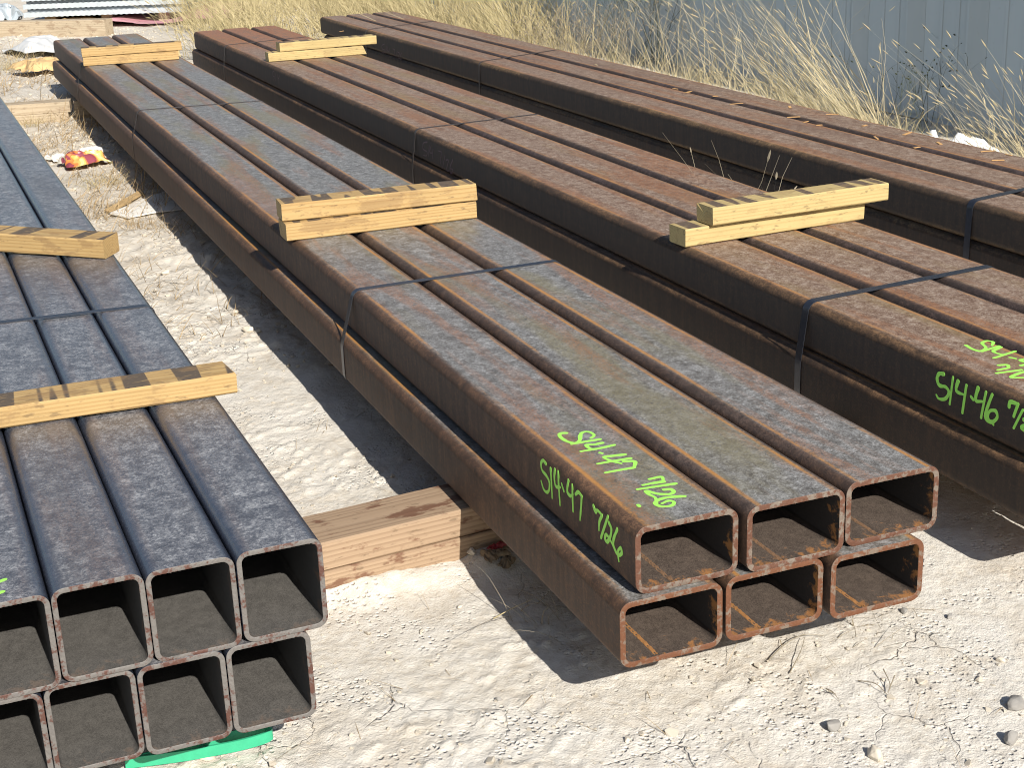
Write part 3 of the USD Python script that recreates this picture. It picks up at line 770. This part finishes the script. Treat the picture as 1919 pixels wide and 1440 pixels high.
beam('bearer_timber', 'timber in shade under the far end of the second bundle from the right', 'timber', (0.93, 8.3, -0.004), (1.75, 8.25, -0.004), 0.15, 0.134, TIMBER_GREY, 'timbers under the right bundles', 38)
beam('bearer_timber', 'timber in shade under the far end of the rightmost bundle', 'timber', (2.0, 8.6, -0.004), (2.85, 8.55, -0.004), 0.15, 0.134, TIMBER_GREY, 'timbers under the right bundles', 39)
p0 = at(-160, 75, z=0.0); p1 = at(199, 68, z=0.0)
beam('old_timber', 'old squared timber lying behind the far end of the centre bundle', 'timber', (p0[0], p0[1], 0.0), (p1[0], p1[1], 0.0), 0.18, 0.165, TIMBER_GREY, None, 41)


# ------------------------------------------------------------------ green band under the left bundle
def ribbon(pts, height, thick, n=40):
    p = np.asarray(pts, float)
    d = np.gradient(p, axis=0); nn = np.stack([-d[:, 1], d[:, 0], np.zeros(len(p))], 1); nn /= np.linalg.norm(nn, axis=1, keepdims=True)
    up = np.array([0, 0, height])
    return loft([p, p + up, p + up + nn * thick, p + nn * thick, p])


gp = [at(u, v, z=0.02) for u, v in ((235, 1436), (300, 1428), (350, 1421), (400, 1412), (450, 1402), (490, 1391), (508, 1383), (511, 1376), (500, 1368))]
gp = smooth_line(np.array(gp), 6); gp[:, 2] = 0.010 + float(gz(gp[:, 0], gp[:, 1]).mean())
v, f = ribbon(gp, 0.021, 0.004)
obj('green_webbing', (v, f), GREEN_BAND, smooth=40, label='green webbing band lying under the open ends of the left bundle', cat='webbing')

# ------------------------------------------------------------------ corrugated wall
WX, PITCHW, WH = 4.32, 0.541, 2.5


def wall_panel(y0, npitch):
    prof = []
    for k in range(npitch):
        b = k * PITCHW
        for dy, dx in ((0.0, 0.0), (0.045, -0.0), (0.050, -0.0035), (0.070, -0.0035), (0.075, 0.0), (0.190, 0.0), (0.195, -0.0035), (0.215, -0.0035), (0.220, 0.0), (0.350, 0.0), (0.352, -0.002), (0.500, -0.0125), (0.515, -0.0125), (0.530, 0.0)):
            prof.append((b + dy, dx))
    prof.append((npitch * PITCHW, 0.0))
    prof = np.array(prof)
    n = len(prof)
    r0 = np.stack([prof[:, 1], prof[:, 0], np.zeros(n)], 1)
    r1 = r0 + [0, 0, WH]
    th = np.array([0.004, 0, 0])
    v, f = loft([r0, r1, r1 + th, r0 + th, r0], closed=False)
    return v, f


wl = thing('corrugated_wall', 'grey corrugated metal wall in its own shade behind the dry grass', 'wall', (WX, -1.0, 0))
yy0 = 4.657 - 0.515 - PITCHW * 9 + 1.0
for k in range(15):
    y_ = yy0 + k * PITCHW * 2
    v, f = wall_panel(0, 2)
    obj('sheet_panel', (v + [0.0012 * (k % 2), y_, 0.03], f), WALL, wl)
ylen = PITCHW * 30
for nm, zz, hh in (('base_rail', 0.0, 0.06), ('top_rail', WH, 0.08)):
    bx = trimesh.creation.box((0.06, ylen, hh)); bx.apply_translation((0.03 + 0.008, yy0 + ylen / 2, zz + hh / 2))
    obj(nm, bx, WALL, wl)

# ------------------------------------------------------------------ far left: sheet stack, red sheet, debris
s0, s1 = at(45, 33, z=0.12), at(345, 22, z=0.12)
dv = (s1 - s0)[:2]; LL = np.linalg.norm(dv); dv /= LL; nv = np.array([-dv[1], dv[0]])
ang = math.atan2(dv[1], dv[0])
st = thing('sheet_stack', 'stack of pale galvanised metal sheets at the far left', 'metal sheets', (s0[0], s0[1], 0), ang)
for k in range(5):
    zz, hh = 0.12 + k * 0.085, 0.050
    nc = 60
    xs_ = np.linspace(0, LL + 0.01 * math.sin(k * 2.1), nc * 2)
    zz_ = zz + 0.004 * (np.arange(nc * 2) // 2 % 2)
    lo = np.stack([xs_, np.full(len(xs_), 0.012 * math.sin(k * 1.7)), zz_], 1)
    lo2 = lo + [0, 3.0, 0]
    obj('sheet_bundle', loft([lo, lo + [0, 0, hh], lo2 + [0, 0, hh], lo2, lo], closed=False), GALV, st)
    if k < 4:
        bb = trimesh.creation.box((LL - 0.06, 2.9, 0.085 - hh - 0.006)); bb.apply_translation((LL / 2, 1.5, zz + hh + (0.085 - hh) / 2 + 0.001))
        obj('packing_layer', bb, GALV_DARK, st)
for k, xx in enumerate((0.25, LL / 2, LL - 0.25)):
    bb = trimesh.creation.box((0.12, 2.8, 0.117)); bb.apply_translation((xx, 1.5, 0.059))
    obj('skid', bb, TIMBER_GREY, st)


def crumple(label, name, cat, loc, size, look, seed, amp=0.3, rotz=0.0, n=34, freq=3.0, group=None, fold=1.0):
    """A crumpled sheet: a grid folded by ridged noise."""
    u, w_ = np.meshgrid(np.linspace(-1, 1, n), np.linspace(-1, 1, n), indexing='ij')
    P = np.stack([u, w_, np.zeros_like(u)], -1)
    r = 1 - np.abs(2 * meshkit.fbm(P * freq * 0.5 + seed * 3.7, 3, seed) - 1)
    edge = 1 + 0.28 * (meshkit.fbm(P * 1.7 + seed, 3, seed + 4) - 0.5)
    z_ = size[2] * (r - r.min()) / (np.ptp(r) + 1e-9) * fold * (1 - 0.6 * np.maximum(np.abs(u), np.abs(w_)) ** 4)
    x_ = size[0] / 2 * u * edge + amp * size[0] * 0.2 * (meshkit.fbm(P * freq + 9, 2, seed + 8) - 0.5)
    y_ = size[1] / 2 * w_ * edge + amp * size[1] * 0.2 * (meshkit.fbm(P * freq + 19, 2, seed + 9) - 0.5)
    i_ = np.arange(n * n).reshape(n, n)
    q = np.stack([i_[:-1, :-1], i_[1:, :-1], i_[1:, 1:], i_[:-1, 1:]], -1).reshape(-1, 4)
    v = np.stack([x_, y_, z_ + 0.004], -1).reshape(-1, 3)
    v = np.vstack([v, v - [0, 0, 0.0015]])
    q = np.vstack([q, q[:, ::-1] + n * n])
    return obj(name, (v, q), look, smooth=50, loc=loc, rotz=rotz, label=label, cat=cat, group=group)


def on_ground(u, v, up=0.0):
    q = at(u, v, z=0.0)
    q[2] = float(gz(q[0], q[1])) + up
    return q


q = on_ground(305, 37)
crumple('faded red and pink sheet lying under the right end of the metal stack', 'red_sheet', 'sheet', (q[0] + 0.2, q[1], 0.02), (1.45, 1.7, 0.12), RED_SHEET, 3, 0.2, ang, freq=1.6)
q = on_ground(80, 100)
crumple('white plastic sheet crumpled beyond the far end of the centre bundle', 'plastic_sheet', 'plastic sheet', q, (0.55, 0.8, 0.15), FILM_GREY, 5, 0.15, 0.2, freq=1.3)
q = on_ground(220, 42)
crumple('small white crumpled plastic beside the old timber', 'plastic_sheet', 'plastic sheet', q, (0.35, 0.4, 0.13), FILM_GREY, 6, 0.2, freq=1.5)
q = on_ground(84, 138)
crumple('crumpled brown cardboard beside the far left end of the centre bundle', 'cardboard', 'cardboard', q, (0.42, 0.4, 0.11), CARD, 8, 0.8, 0.3)
q = on_ground(20, 44)
crumple('grey torn sheet heap left of the metal stack', 'torn_sheet', 'sheet', (q[0] - 0.1, q[1] + 0.3, q[2]), (0.5, 0.8, 0.2), GALV, 9, 0.9)
q = on_ground(120, 48)
crumple('brown torn cardboard in front of the metal stack', 'cardboard', 'cardboard', (q[0], q[1] - 0.2, q[2]), (0.8, 0.5, 0.09), CARD, 19, 0.9)
# litter between the left and the centre bundle
q = on_ground(150, 312)
crumple('crumpled yellow and red wrapper beside the left bundle', 'wrapper', 'wrapper', (q[0] + 0.035, q[1], q[2]), (0.25, 0.20, 0.085), WRAPPER, 11, 0.9, 0.2, freq=2.0)
q = on_ground(116, 304)
crumple('torn beige card standing behind the yellow and red wrapper', 'torn_card', 'card', (q[0] - 0.01, q[1] + 0.05, q[2]), (0.12, 0.17, 0.035), PAPER, 12, 0.6, 0.5)
q = on_ground(182, 288)
crumple('flat beige card scrap at the shadow edge behind the wrapper', 'torn_card', 'card', (q[0] - 0.02, q[1] + 0.03, q[2]), (0.14, 0.16, 0.03), PAPER, 13, 0.6, 0.2)


def flat_sheet(name, label, cat, pix, z, look, thick=0.006, tilt=0.0):
    P = np.array([at(u, v, z=z)[:2] for u, v in pix])
    c = P.mean(0)
    m = trimesh.creation.extrude_polygon(Polygon(P - c), thick, engine='earcut')
    zb = float(gz(c[0], c[1])) + 0.012
    v = m.vertices.copy(); v[:, 2] += tilt * v[:, 0]
    return obj(name, (v, m.faces), look, loc=(c[0], c[1], zb), label=label, cat=cat)


flat_sheet('white_panel', 'white board scrap half in the shadow of the centre bundle', 'board scrap', [(205, 400), (272, 372), (330, 352), (345, 392), (288, 398), (240, 408)], 0.015, PAPER)
flat_sheet('cardboard_strip', 'brown cardboard strip behind the white board scrap', 'cardboard', [(196, 396), (240, 372), (262, 359), (268, 366), (208, 400)], 0.01, CARD)

# red scrap and leaves at the near timber
q = on_ground(925, 1052)
crumple('small red plastic scrap in the shade beside the near timber', 'red_scrap', 'scrap', (q[0] + 0.01, q[1], q[2]), (0.045, 0.02, 0.012), RED_SCRAP, 21, 0.9, 0.4, n=14)
for k, (du, dv_) in enumerate(((935, 1062), (950, 1068), (918, 1066))):
    q = on_ground(du, dv_)
    crumple(['curled dry leaf touching the red scrap', 'curled dry leaf nearest the centre bundle beside the red scrap', 'curled dry leaf left of the red scrap'][k], 'dry_leaf', 'leaf', q, (0.05, 0.028, 0.016), LEAF, 24 + k, 0.9, 0.8 * k, n=14)

# white plastic bag by the wall
q = at(1768, 262, x=3.45)
crumple('white plastic bag lying between two grass clumps at the wall', 'plastic_bag', 'plastic bag', (q[0], q[1], float(gz(q[0], q[1]))), (0.30, 0.42, 0.20), PLASTIC, 15, 0.9, 0.5, freq=2.2, n=44)

# ------------------------------------------------------------------ stones
def rock_mesh(seed, n=15, flat=0.75):
    rng = np.random.default_rng(seed * 17 + 5)
    p = rng.normal(0, 1, (n, 3)); p /= np.linalg.norm(p, axis=1, keepdims=True)
    p *= rng.uniform(0.75, 1.1, (n, 1)) * np.array([1, rng.uniform(0.6, 0.95), flat * rng.uniform(0.7, 1.0)])
    h = trimesh.convex.convex_hull(p)
    return np.array(h.vertices), np.array(h.faces)


ROCKS = [(1562, 1362, 0.024, 'grey stone casting a shadow, near the bottom edge left of the corner', PEBBLE_GREY), (1640, 1418, 0.024, 'pale stone at the bottom edge of the ground', PEBBLE), (1902, 1322, 0.026, 'grey stone at the right edge of the picture', PEBBLE_GREY),
         (1895, 1385, 0.022, 'dark grey stone below another stone in the right bottom corner', PEBBLE_GREY), (388, 1422, 0.026, 'white stone in front of the green webbing', PEBBLE), (862, 1138, 0.009, 'small round white pebble in the sun between the bundles', PEBBLE),
         (885, 1056, 0.018, 'stone clod at the shadow edge beside the near timber', PEBBLE), (733, 1085, 0.014, 'pale clod in front of the near timber', PEBBLE), (1175, 1146 + 240, 0.011, 'small stone on the open ground in front of the centre bundle', PEBBLE),
         (935, 1310, 0.009, 'small dark pebble alone on the pale ground between the bundles', PEBBLE_GREY), (1780, 1155, 0.011, 'little dark stone right of the centre bundle', PEBBLE_GREY), (1875, 1235, 0.012, 'small pale stone on the ground near the right edge', PEBBLE),
         (310, 510, 0.024, 'round white stone on the ground beside the left bundle', PEBBLE), (1695, 1145, 0.013, 'grey pebble at the right corner of the centre bundle', PEBBLE_GREY), (465, 617, 0.028, 'pale clod at the shadow edge beside the middle of the centre bundle', PEBBLE), (440, 585, 0.022, 'angular pale clod at the ragged shadow edge', PEBBLE)]
for k, (u, v_, s, lab, lk) in enumerate(ROCKS):
    q = on_ground(u, v_)
    v, f = rock_mesh(k + 2, 26)
    tm = trimesh.Trimesh(v, f).subdivide().subdivide()
    v = tm.vertices * (1 + 0.22 * (meshkit.fbm(tm.vertices * 2.6 + k * 4.1, 3, k) - 0.5))[:, None]; f = tm.faces
    s *= 0.85
    obj('stone', (v * s, f), lk, smooth=42, loc=(q[0], q[1], q[2] + s * 0.35), rotz=k * 1.3, label=lab, cat='stone', group='loose stones on the ground')

UsdGeom.Scope.Define(stage, '/World/Looks')


def scatter(name, protos, look, P, scales, label, cat, seed):
    pi = UsdGeom.PointInstancer.Define(stage, path_for(name))
    rng = np.random.default_rng(seed)
    rel = pi.CreatePrototypesRel()
    for k, (v, f) in enumerate(protos):
        g = usdkit.mesh(stage, f'{pi.GetPath()}/prototypes/{name}_shape_{k:03d}' if k else f'{pi.GetPath()}/prototypes/{name}_shape', (v, f), look, smooth=25)
        rel.AddTarget(g.GetPath())
    n = len(P)
    pi.CreateProtoIndicesAttr(Vt.IntArray.FromNumpy(rng.integers(0, len(protos), n).astype(np.int32)))
    pi.CreatePositionsAttr(Vt.Vec3fArray.FromNumpy(P.astype(np.float32)))
    a = rng.uniform(0, 2 * np.pi, n)
    pi.CreateOrientationsAttr(Vt.QuathArray([Gf.Quath(float(math.cos(t / 2)), 0.0, 0.0, float(math.sin(t / 2))) for t in a]))
    pi.CreateScalesAttr(Vt.Vec3fArray.FromNumpy(np.repeat(scales[:, None], 3, 1).astype(np.float32)))
    return tag(pi.GetPrim(), label, cat, kind='stuff')


def spread(n, x0, x1, y0, y1, seed, power=1.0, patch=True, thr=0.5):
    rng = np.random.default_rng(seed)
    x = rng.uniform(x0, x1, n * 3); y = y0 + (y1 - y0) * rng.uniform(0, 1, n * 3) ** power
    if patch:
        d = meshkit.fbm(np.stack([x, y, np.zeros_like(x)], -1) * 1.9, 3, seed)
        keep = d + rng.normal(0, 0.07, len(x)) > thr
        x, y = x[keep], y[keep]
    x, y = x[:n], y[:n]
    return np.stack([x, y, gz(x, y)], 1)


P1 = np.vstack([spread(5200, -1.1, 1.7, -0.7, 1.6, 41), spread(3800, -0.75, 0.25, 1.2, 9.0, 42), spread(2600, -0.6, 2.6, 8.5, 15.0, 43, thr=0.42)])
rg = np.random.default_rng(5)
sc = np.exp(rg.normal(math.log(0.0024), 0.55, len(P1))) * (1 + 0.35 * np.maximum(P1[:, 1], 0) * (P1[:, 1] > 2.0)) ** 0.8
P1[:, 2] += sc * 0.2
scatter('gravel', [rock_mesh(60 + k, 11) for k in range(8)], PEBBLE, P1, np.minimum(sc, 0.02), 'loose pale gravel and crumbs scattered on the ground', 'gravel', 3)


# ------------------------------------------------------------------ grass
def blades(base, lean, height, width, bend, seed, nseg=5):
    """Ribbon blades: base (n,3), lean (n,2) sideways reach per height, bend 0..1; returns vertices, faces, tips, tip directions."""
    rng = np.random.default_rng(seed)
    n = len(base)
    s = np.linspace(0, 1, nseg + 1)
    th = rng.uniform(0, np.pi, n)
    side = np.stack([np.cos(th), np.sin(th), np.zeros(n)], 1)
    reach = (s[None, :] * (1 - bend[:, None]) + s[None, :] ** 2.4 * bend[:, None])
    drop = 1 - 0.35 * bend[:, None] * s[None, :] ** 2
    wig = rng.normal(0, 0.012, (n, nseg + 1, 2)) * s[None, :, None] * height[:, None, None]
    px = base[:, None, 0] + lean[:, None, 0] * height[:, None] * reach + wig[..., 0]
    py = base[:, None, 1] + lean[:, None, 1] * height[:, None] * reach + wig[..., 1]
    pz = base[:, None, 2] + height[:, None] * s[None, :] * drop
    c = np.stack([px, py, pz], -1)
    wd = width[:, None] * (1 - 0.75 * s[None, :] ** 1.5)
    l, r = c - side[:, None] * wd[..., None] / 2, c + side[:, None] * wd[..., None] / 2
    v = np.stack([l, r], 2).reshape(n, -1, 3)
    k = np.arange(nseg)
    q = np.stack([2 * k, 2 * k + 1, 2 * k + 3, 2 * k + 2], 1)
    f = (q[None] + (np.arange(n) * 2 * (nseg + 1))[:, None, None]).reshape(-1, 4)
    return v.reshape(-1, 3), f, c[:, -1], c[:, -1] - c[:, -2]


def heads(tip, d, length, fat, seed):
    """Seed heads: slim four sided spindles."""
    n = len(tip)
    d = d / np.linalg.norm(d, axis=1, keepdims=True)
    a = np.cross(d, [0.3, 0.2, 1.0]); a /= np.linalg.norm(a, axis=1, keepdims=True)
    b = np.cross(d, a)
    st_ = ((0.0, 0.25), (0.3, 1.0), (0.7, 0.75), (1.0, 0.05))
    vs = []
    for s, w_ in st_:
        c = tip + d * (length * s)[:, None]
        vs.append(np.stack([c + (a * math.cos(t) + b * math.sin(t)) * (fat * w_)[:, None] for t in (0, np.pi / 2, np.pi, 3 * np.pi / 2)], 1))
    v = np.stack(vs, 1).reshape(n, 16, 3)
    q = []
    for k in range(3):
        for j in range(4):
            q.append((4 * k + j, 4 * k + (j + 1) % 4, 4 * k + 4 + (j + 1) % 4, 4 * k + 4 + j))
    f = (np.array(q)[None] + (np.arange(n) * 16)[:, None, None]).reshape(-1, 4)
    return v.reshape(-1, 3), f


def grass(center_pts, n, hmin, hmax, lean, spread_, seed, wide=0.0035, bendmax=0.9, headp=0.5, headlen=0.05, headfat=0.0045, hpow=1.0):
    rng = np.random.default_rng(seed)
    i_ = rng.integers(0, len(center_pts), n)
    c = np.asarray(center_pts, float)[i_]
    base = np.stack([c[:, 0] + rng.normal(0, c[:, 2]), c[:, 1] + rng.normal(0, c[:, 2]), np.zeros(n)], 1)
    base[:, 2] = gz(base[:, 0], base[:, 1]) - 0.01
    hgt = hmin + (hmax - hmin) * rng.uniform(0, 1, n) ** hpow
    ln = np.stack([rng.normal(lean[0], spread_, n), rng.normal(lean[1], spread_, n)], 1)
    bend = rng.uniform(0.05, bendmax, n) ** 1.3
    v, f, tip, d = blades(base, ln, hgt, np.full(n, wide) * rng.uniform(0.6, 1.3, n), bend, seed + 1)
    k = rng.uniform(0, 1, n) < headp * sstep(0.25, 0.6, (hgt - hmin) / max(hmax - hmin, 1e-6) + 0.3)
    if k.any():
        hv, hf = heads(tip[k], d[k], headlen * rng.uniform(0.6, 1.3, k.sum()), headfat * rng.uniform(0.7, 1.3, k.sum()), seed)
        f = np.vstack([f, hf + len(v)]); v = np.vstack([v, hv])
    return v, f


def grass_obj(name, label, cat, parts, look, kind=None, group=None):
    vs, fs, o = [], [], 0
    for v, f in parts:
        vs.append(v); fs.append(f + o); o += len(v)
    v, f = np.vstack(vs), np.vstack(fs)
    base = np.array([v[:, 0].mean(), v[:, 1].mean(), 0.0])
    return obj(name, (v - base, f), look, loc=base, label=label, cat=cat, kind=kind, group=group)


# (a) the big clump leaning left before the white bag
grass_obj('grass_clump', 'dense straw-coloured grass clump leaning left, just left of the white bag', 'grass clump',
          [grass([(3.22, 3.72, 0.05), (3.28, 3.95, 0.08), (3.3, 4.25, 0.10), (3.35, 4.6, 0.12)], 280, 0.40, 0.95, (-0.62, 0.30), 0.21, 101, 0.0040, 0.55, 0.7, 0.045, 0.0024, 1.1),
           grass([(3.25, 3.8, 0.08), (3.3, 4.2, 0.13), (3.35, 4.7, 0.16)], 260, 0.2, 0.55, (-0.6, 0.3), 0.38, 102, 0.0038, 0.9, 0.2, 0.04, 0.0022)], STRAW_PALE)
# (b) clump at the right edge
grass_obj('grass_clump', 'straw-coloured grass clump with seed heads at the right edge, right of the white bag', 'grass clump',
          [grass([(3.2, 2.62, 0.06), (3.25, 2.85, 0.08), (3.25, 2.5, 0.10)], 150, 0.32, 0.85, (-0.62, 0.28), 0.28, 111, 0.0038, 0.6, 0.8, 0.045, 0.0026, 1.1),
           grass([(3.2, 2.75, 0.10)], 100, 0.2, 0.5, (-0.9, 0.35), 0.35, 112, 0.0038, 0.9, 0.3, 0.04, 0.0024)], STRAW_PALE)
# (c) taller sparse stalks along the middle of the wall
grass_obj('grass_clump', 'sparse tall grass stalks with drooping heads before the middle of the wall', 'grass clump',
          [grass([(3.25, 4.8, 0.14), (3.3, 5.3, 0.16), (3.3, 5.9, 0.16), (3.35, 6.5, 0.18)], 105, 0.5, 1.35, (-0.20, 0.08), 0.42, 121, 0.0040, 0.8, 0.7, 0.05, 0.0026, 1.3),
           grass([(3.25, 4.9, 0.18), (3.3, 5.6, 0.22), (3.35, 6.4, 0.25)], 190, 0.2, 0.6, (-0.2, 0.08), 0.55, 122, 0.0036, 0.9, 0.2, 0.04, 0.0022)], STRAW_PALE)


# (d) bushy weed with clustered heads
def weed(c, n, h, seed, r=0.14):
    rng = np.random.default_rng(seed)
    parts = []
    base = np.stack([c[0] + rng.normal(0, r, n), c[1] + rng.normal(0, r, n), np.zeros(n)], 1)
    base[:, 2] = gz(base[:, 0], base[:, 1])
    hg = rng.uniform(0.5, 1.0, n) * h
    v, f, tip, d = blades(base, rng.normal(0, 0.35, (n, 2)), hg, np.full(n, 0.004), rng.uniform(0.1, 0.6, n), seed)
    parts.append((v, f))
    for k in range(4):
        t2 = tip - d * rng.uniform(0, 2.2, (n, 1))
        v, f, tp, dd = blades(t2, rng.normal(0, 0.9, (n, 2)), rng.uniform(0.05, 0.16, n), np.full(n, 0.0028), rng.uniform(0.1, 0.7, n), seed + k + 1, 3)
        parts.append((v, f))
        parts.append(heads(tp, dd, rng.uniform(0.010, 0.020, n), rng.uniform(0.002, 0.0055, n), seed))
    return parts


grass_obj('weed_plant', 'greyish bushy weed with dry seed clusters behind the rightmost bundle', 'weed', weed((3.2, 7.3), 130, 0.62, 131, 0.26), WEED)
grass_obj('weed_plant', 'dark thin weed standing in shade at the foot of the wall behind the big clump', 'weed', weed((4.1, 4.75), 20, 0.5, 133, 0.12), WEED_DARK)
grass_obj('weed_plant', 'dark green weed close against the left part of the wall', 'weed', weed((4.1, 8.2), 110, 1.0, 134, 0.3), WEED_DARK)
# small dry weeds growing between the two right bundles
for k, (u, v_) in enumerate(((1335, 330), (1400, 350))):
    q = at(u, v_, z=TOP + 0.02)
    x_ = q[0] + 0.03
    c = (1.80, q[1] + 0.25)
    grass_obj('weed_plant', ['dry forked weed rising out of the gap between the two right bundles', 'small dry weed with two curved stalks in the gap, next to the overhanging board'][k], 'weed',
              [grass([(c[0], c[1], 0.025)], [7, 5][k], 0.36, [0.60, 0.54][k], (-0.05, 0.0), 0.28, 141 + k, 0.0045, 0.8, 0.4, 0.04, 0.004)], WEED)
# the field of straw behind
rf = np.random.default_rng(77)
pts = []
for _ in range(260):
    y_ = rf.uniform(10.1, 21.0); x_ = rf.uniform(1.25 + (y_ - 10) * 0.14, 5.2 + (y_ - 10) * 0.35)
    pts.append((x_, y_, 0.16))
for _ in range(16):
    pts.append((rf.uniform(2.85, 3.7), rf.uniform(8.0, 10.2), 0.12))
pts = [p for p in pts if not (p[0] < 3.0 and p[1] < 10.15)]
grass_obj('dry_grass', 'field of tall dry straw-coloured grass behind the bundles', 'grass', [grass(pts, 17000, 0.25, 0.78, (-0.30, 0.1), 0.5, 151, 0.0065, 0.9, 0.35, 0.05, 0.004, 1.2), grass([(rf.uniform(2.85, 3.75), rf.uniform(2.2, 9.5), 0.08) for _ in range(150)], 3000, 0.10, 0.36, (-0.2, 0.05), 0.6, 161, 0.0036, 0.95, 0.0)], STRAW, kind='stuff')
pts2 = [(rf.uniform(4.0, 16), rf.uniform(20, 60), 0.6) for _ in range(300)] + [(rf.uniform(-6, 6), rf.uniform(20, 60), 0.6) for _ in range(200)]
grass_obj('dry_grass', 'dry grass far behind the stacked sheets', 'grass', [grass(pts2, 9000, 0.25, 0.8, (-0.3, 0.1), 0.35, 152, 0.02, 0.9, 0.0)], STRAW, kind='stuff')


# low tufts and litter on the ground
def litter(P, lo, hi, wd, seed, up=0.35):
    rng = np.random.default_rng(seed)
    n = len(P)
    a = rng.uniform(0, 2 * np.pi, n)
    ln = rng.uniform(lo, hi, n)
    tilt = np.abs(rng.normal(0, up, n))
    lean = np.stack([np.cos(a), np.sin(a)], 1) / np.maximum(np.tan(tilt + 0.03), 0.03)[:, None]
    hgt = ln * np.sin(tilt + 0.03)
    lean = lean * 1.0
    P = P.copy(); P[:, 2] += 0.002
    v, f, _, _ = blades(P, lean, hgt, rng.uniform(0.6, 1.3, n) * wd, rng.uniform(0.0, 0.5, n), seed, 4)
    return v, f


Ls = [litter(spread(800, -0.6, 0.12, 2.8, 5.2, 201, thr=0.47), 0.04, 0.16, 0.0032, 202), litter(spread(1300, -0.55, 0.12, 4.4, 8.2, 203, thr=0.45), 0.05, 0.18, 0.0042, 204, 0.6),
      litter(spread(1500, -0.75, 0.4, 8.2, 13.0, 207, thr=0.44), 0.05, 0.2, 0.006, 208, 0.5), litter(spread(160, -0.6, 1.3, -0.5, 2.8, 205, thr=0.5), 0.02, 0.09, 0.0018, 206, 0.2)]
grass_obj('straw_litter', 'loose straw and short dry grass strewn over the ground between the bundles', 'straw', Ls, LITTER, kind='stuff')
for k, (u, v_, n, h, lab) in enumerate(((262, 425, 120, 0.10, 'flattened dry grass tuft just beyond the askew board end'), (330, 430, 90, 0.09, 'dry grass tuft at the shadow edge below the white board scrap'), (190, 350, 110, 0.13, 'dry grass tuft in front of the yellow wrapper'), (60, 240, 80, 0.14, 'dry grass tuft beside the far grey timber at the left'), (1625, 1182, 26, 0.07, 'dead grass tuft in front of the right open end of the centre bundle'), (20, 130, 200, 0.25, 'olive dry grass tuft at the far left edge of the picture'), (1035, 1160, 30, 0.13, 'dark dry tuft in the shade left of the open ends of the centre bundle'))):
    q = on_ground(u, v_)
    grass_obj('grass_tuft', lab, 'grass tuft', [grass([(q[0], q[1], 0.05 if k != 5 else 0.12), (q[0] + 0.02, q[1] + 0.03, 0.05)], n, h * 0.3, h, (0.0, -0.2), 1.1, 301 + k * 3, 0.0022, 0.9, 0.0)], [LITTER, LITTER, STRAW, STRAW, WEED, STRAW, WEED][k])


# dry twigs on the near ground
def twig(pts, r, seed):
    p = smooth_line(np.array(pts, float), 4)
    rng = np.random.default_rng(seed)
    rings = []
    d = np.gradient(p, axis=0)
    for k in range(len(p)):
        t = d[k] / np.linalg.norm(d[k]); a = np.cross(t, [0, 0.1, 1]); a /= np.linalg.norm(a); b = np.cross(t, a)
        rad = r * (1 - 0.7 * k / len(p)) * rng.uniform(0.8, 1.2)
        rings.append(np.array([p[k] + rad * (a * math.cos(x_) + b * math.sin(x_)) for x_ in np.arange(5) * 2 * np.pi / 5]))
    return loft(rings)


def gpts(pix, up):
    out = []
    for (u, v_), h_ in zip(pix, up):
        q = on_ground(u, v_, h_); out.append(q)
    return out


TW = [('forked dark twig lying on the ground in front of the centre bundle', [([(1608, 1276), (1640, 1288), (1662, 1302)], (0.004, 0.012, 0.004)), ([(1655, 1268), (1668, 1290), (1664, 1300)], (0.02, 0.012, 0.003)), ([(1676, 1278), (1664, 1300)], (0.018, 0.004))]),
      ('spindly dead stem lying left of the forked twig', [([(1548, 1292), (1560, 1300), (1572, 1310)], (0.006, 0.008, 0.003)), ([(1552, 1300), (1566, 1300)], (0.01, 0.004))]),
      ('dry straw stalk lying across the shadow edge beside the centre bundle', [([(925, 1165), (960, 1155), (1000, 1146)], (0.01, 0.02, 0.03))]),
      ('thin dead stem casting a crooked shadow under the front of the centre bundle', [([(1440, 1240), (1470, 1215), (1505, 1200), (1545, 1192)], (0.002, 0.01, 0.014, 0.004)), ([(1480, 1262), (1500, 1230), (1508, 1202)], (0.003, 0.012, 0.012))])]
for k, (lab, segs) in enumerate(TW):
    vs, fs, o_ = [], [], 0
    for px_, up_ in segs:
        v, f = twig(gpts(px_, up_), 0.0013, k); vs.append(v); fs.append(f + o_); o_ += len(v)
    v = np.vstack(vs); base = v.mean(0) * [1, 1, 0]
    obj('twig', (v - base, np.vstack(fs)), WEED if k != 2 else STRAW, loc=base, smooth=True, label=lab, cat='twig')

# straw and rust flakes lying on the rightmost bundle
rf2 = np.random.default_rng(88)
fl = []
for u, v_ in ((1487, 219), (1510, 228), (1535, 234), (1265, 166), (1290, 172), (1380, 194), (1642, 258), (1718, 276), (1850, 283), (1870, 300), (1560, 214), (1480, 200), (1340, 180), (640, 58), (700, 70), (1620, 235), (1700, 250), (1890, 290), (1760, 268)):
    q = at(u, v_, z=TOP + 0.004)
    a = rf2.uniform(-0.6, 0.6)
    m = trimesh.creation.box((rf2.uniform(0.025, 0.07), rf2.uniform(0.006, 0.014), 0.0016)); m.apply_transform(trimesh.transformations.rotation_matrix(a + math.pi / 2 * (rf2.uniform() < 0.3), (0, 0, 1))); m.apply_translation(q)
    fl.append(m)
m = trimesh.util.concatenate(fl)
obj('straw_flakes', m, FLAKE, label='orange-brown straw and rust flakes on top of the rightmost bundle', cat='flakes', kind='stuff')
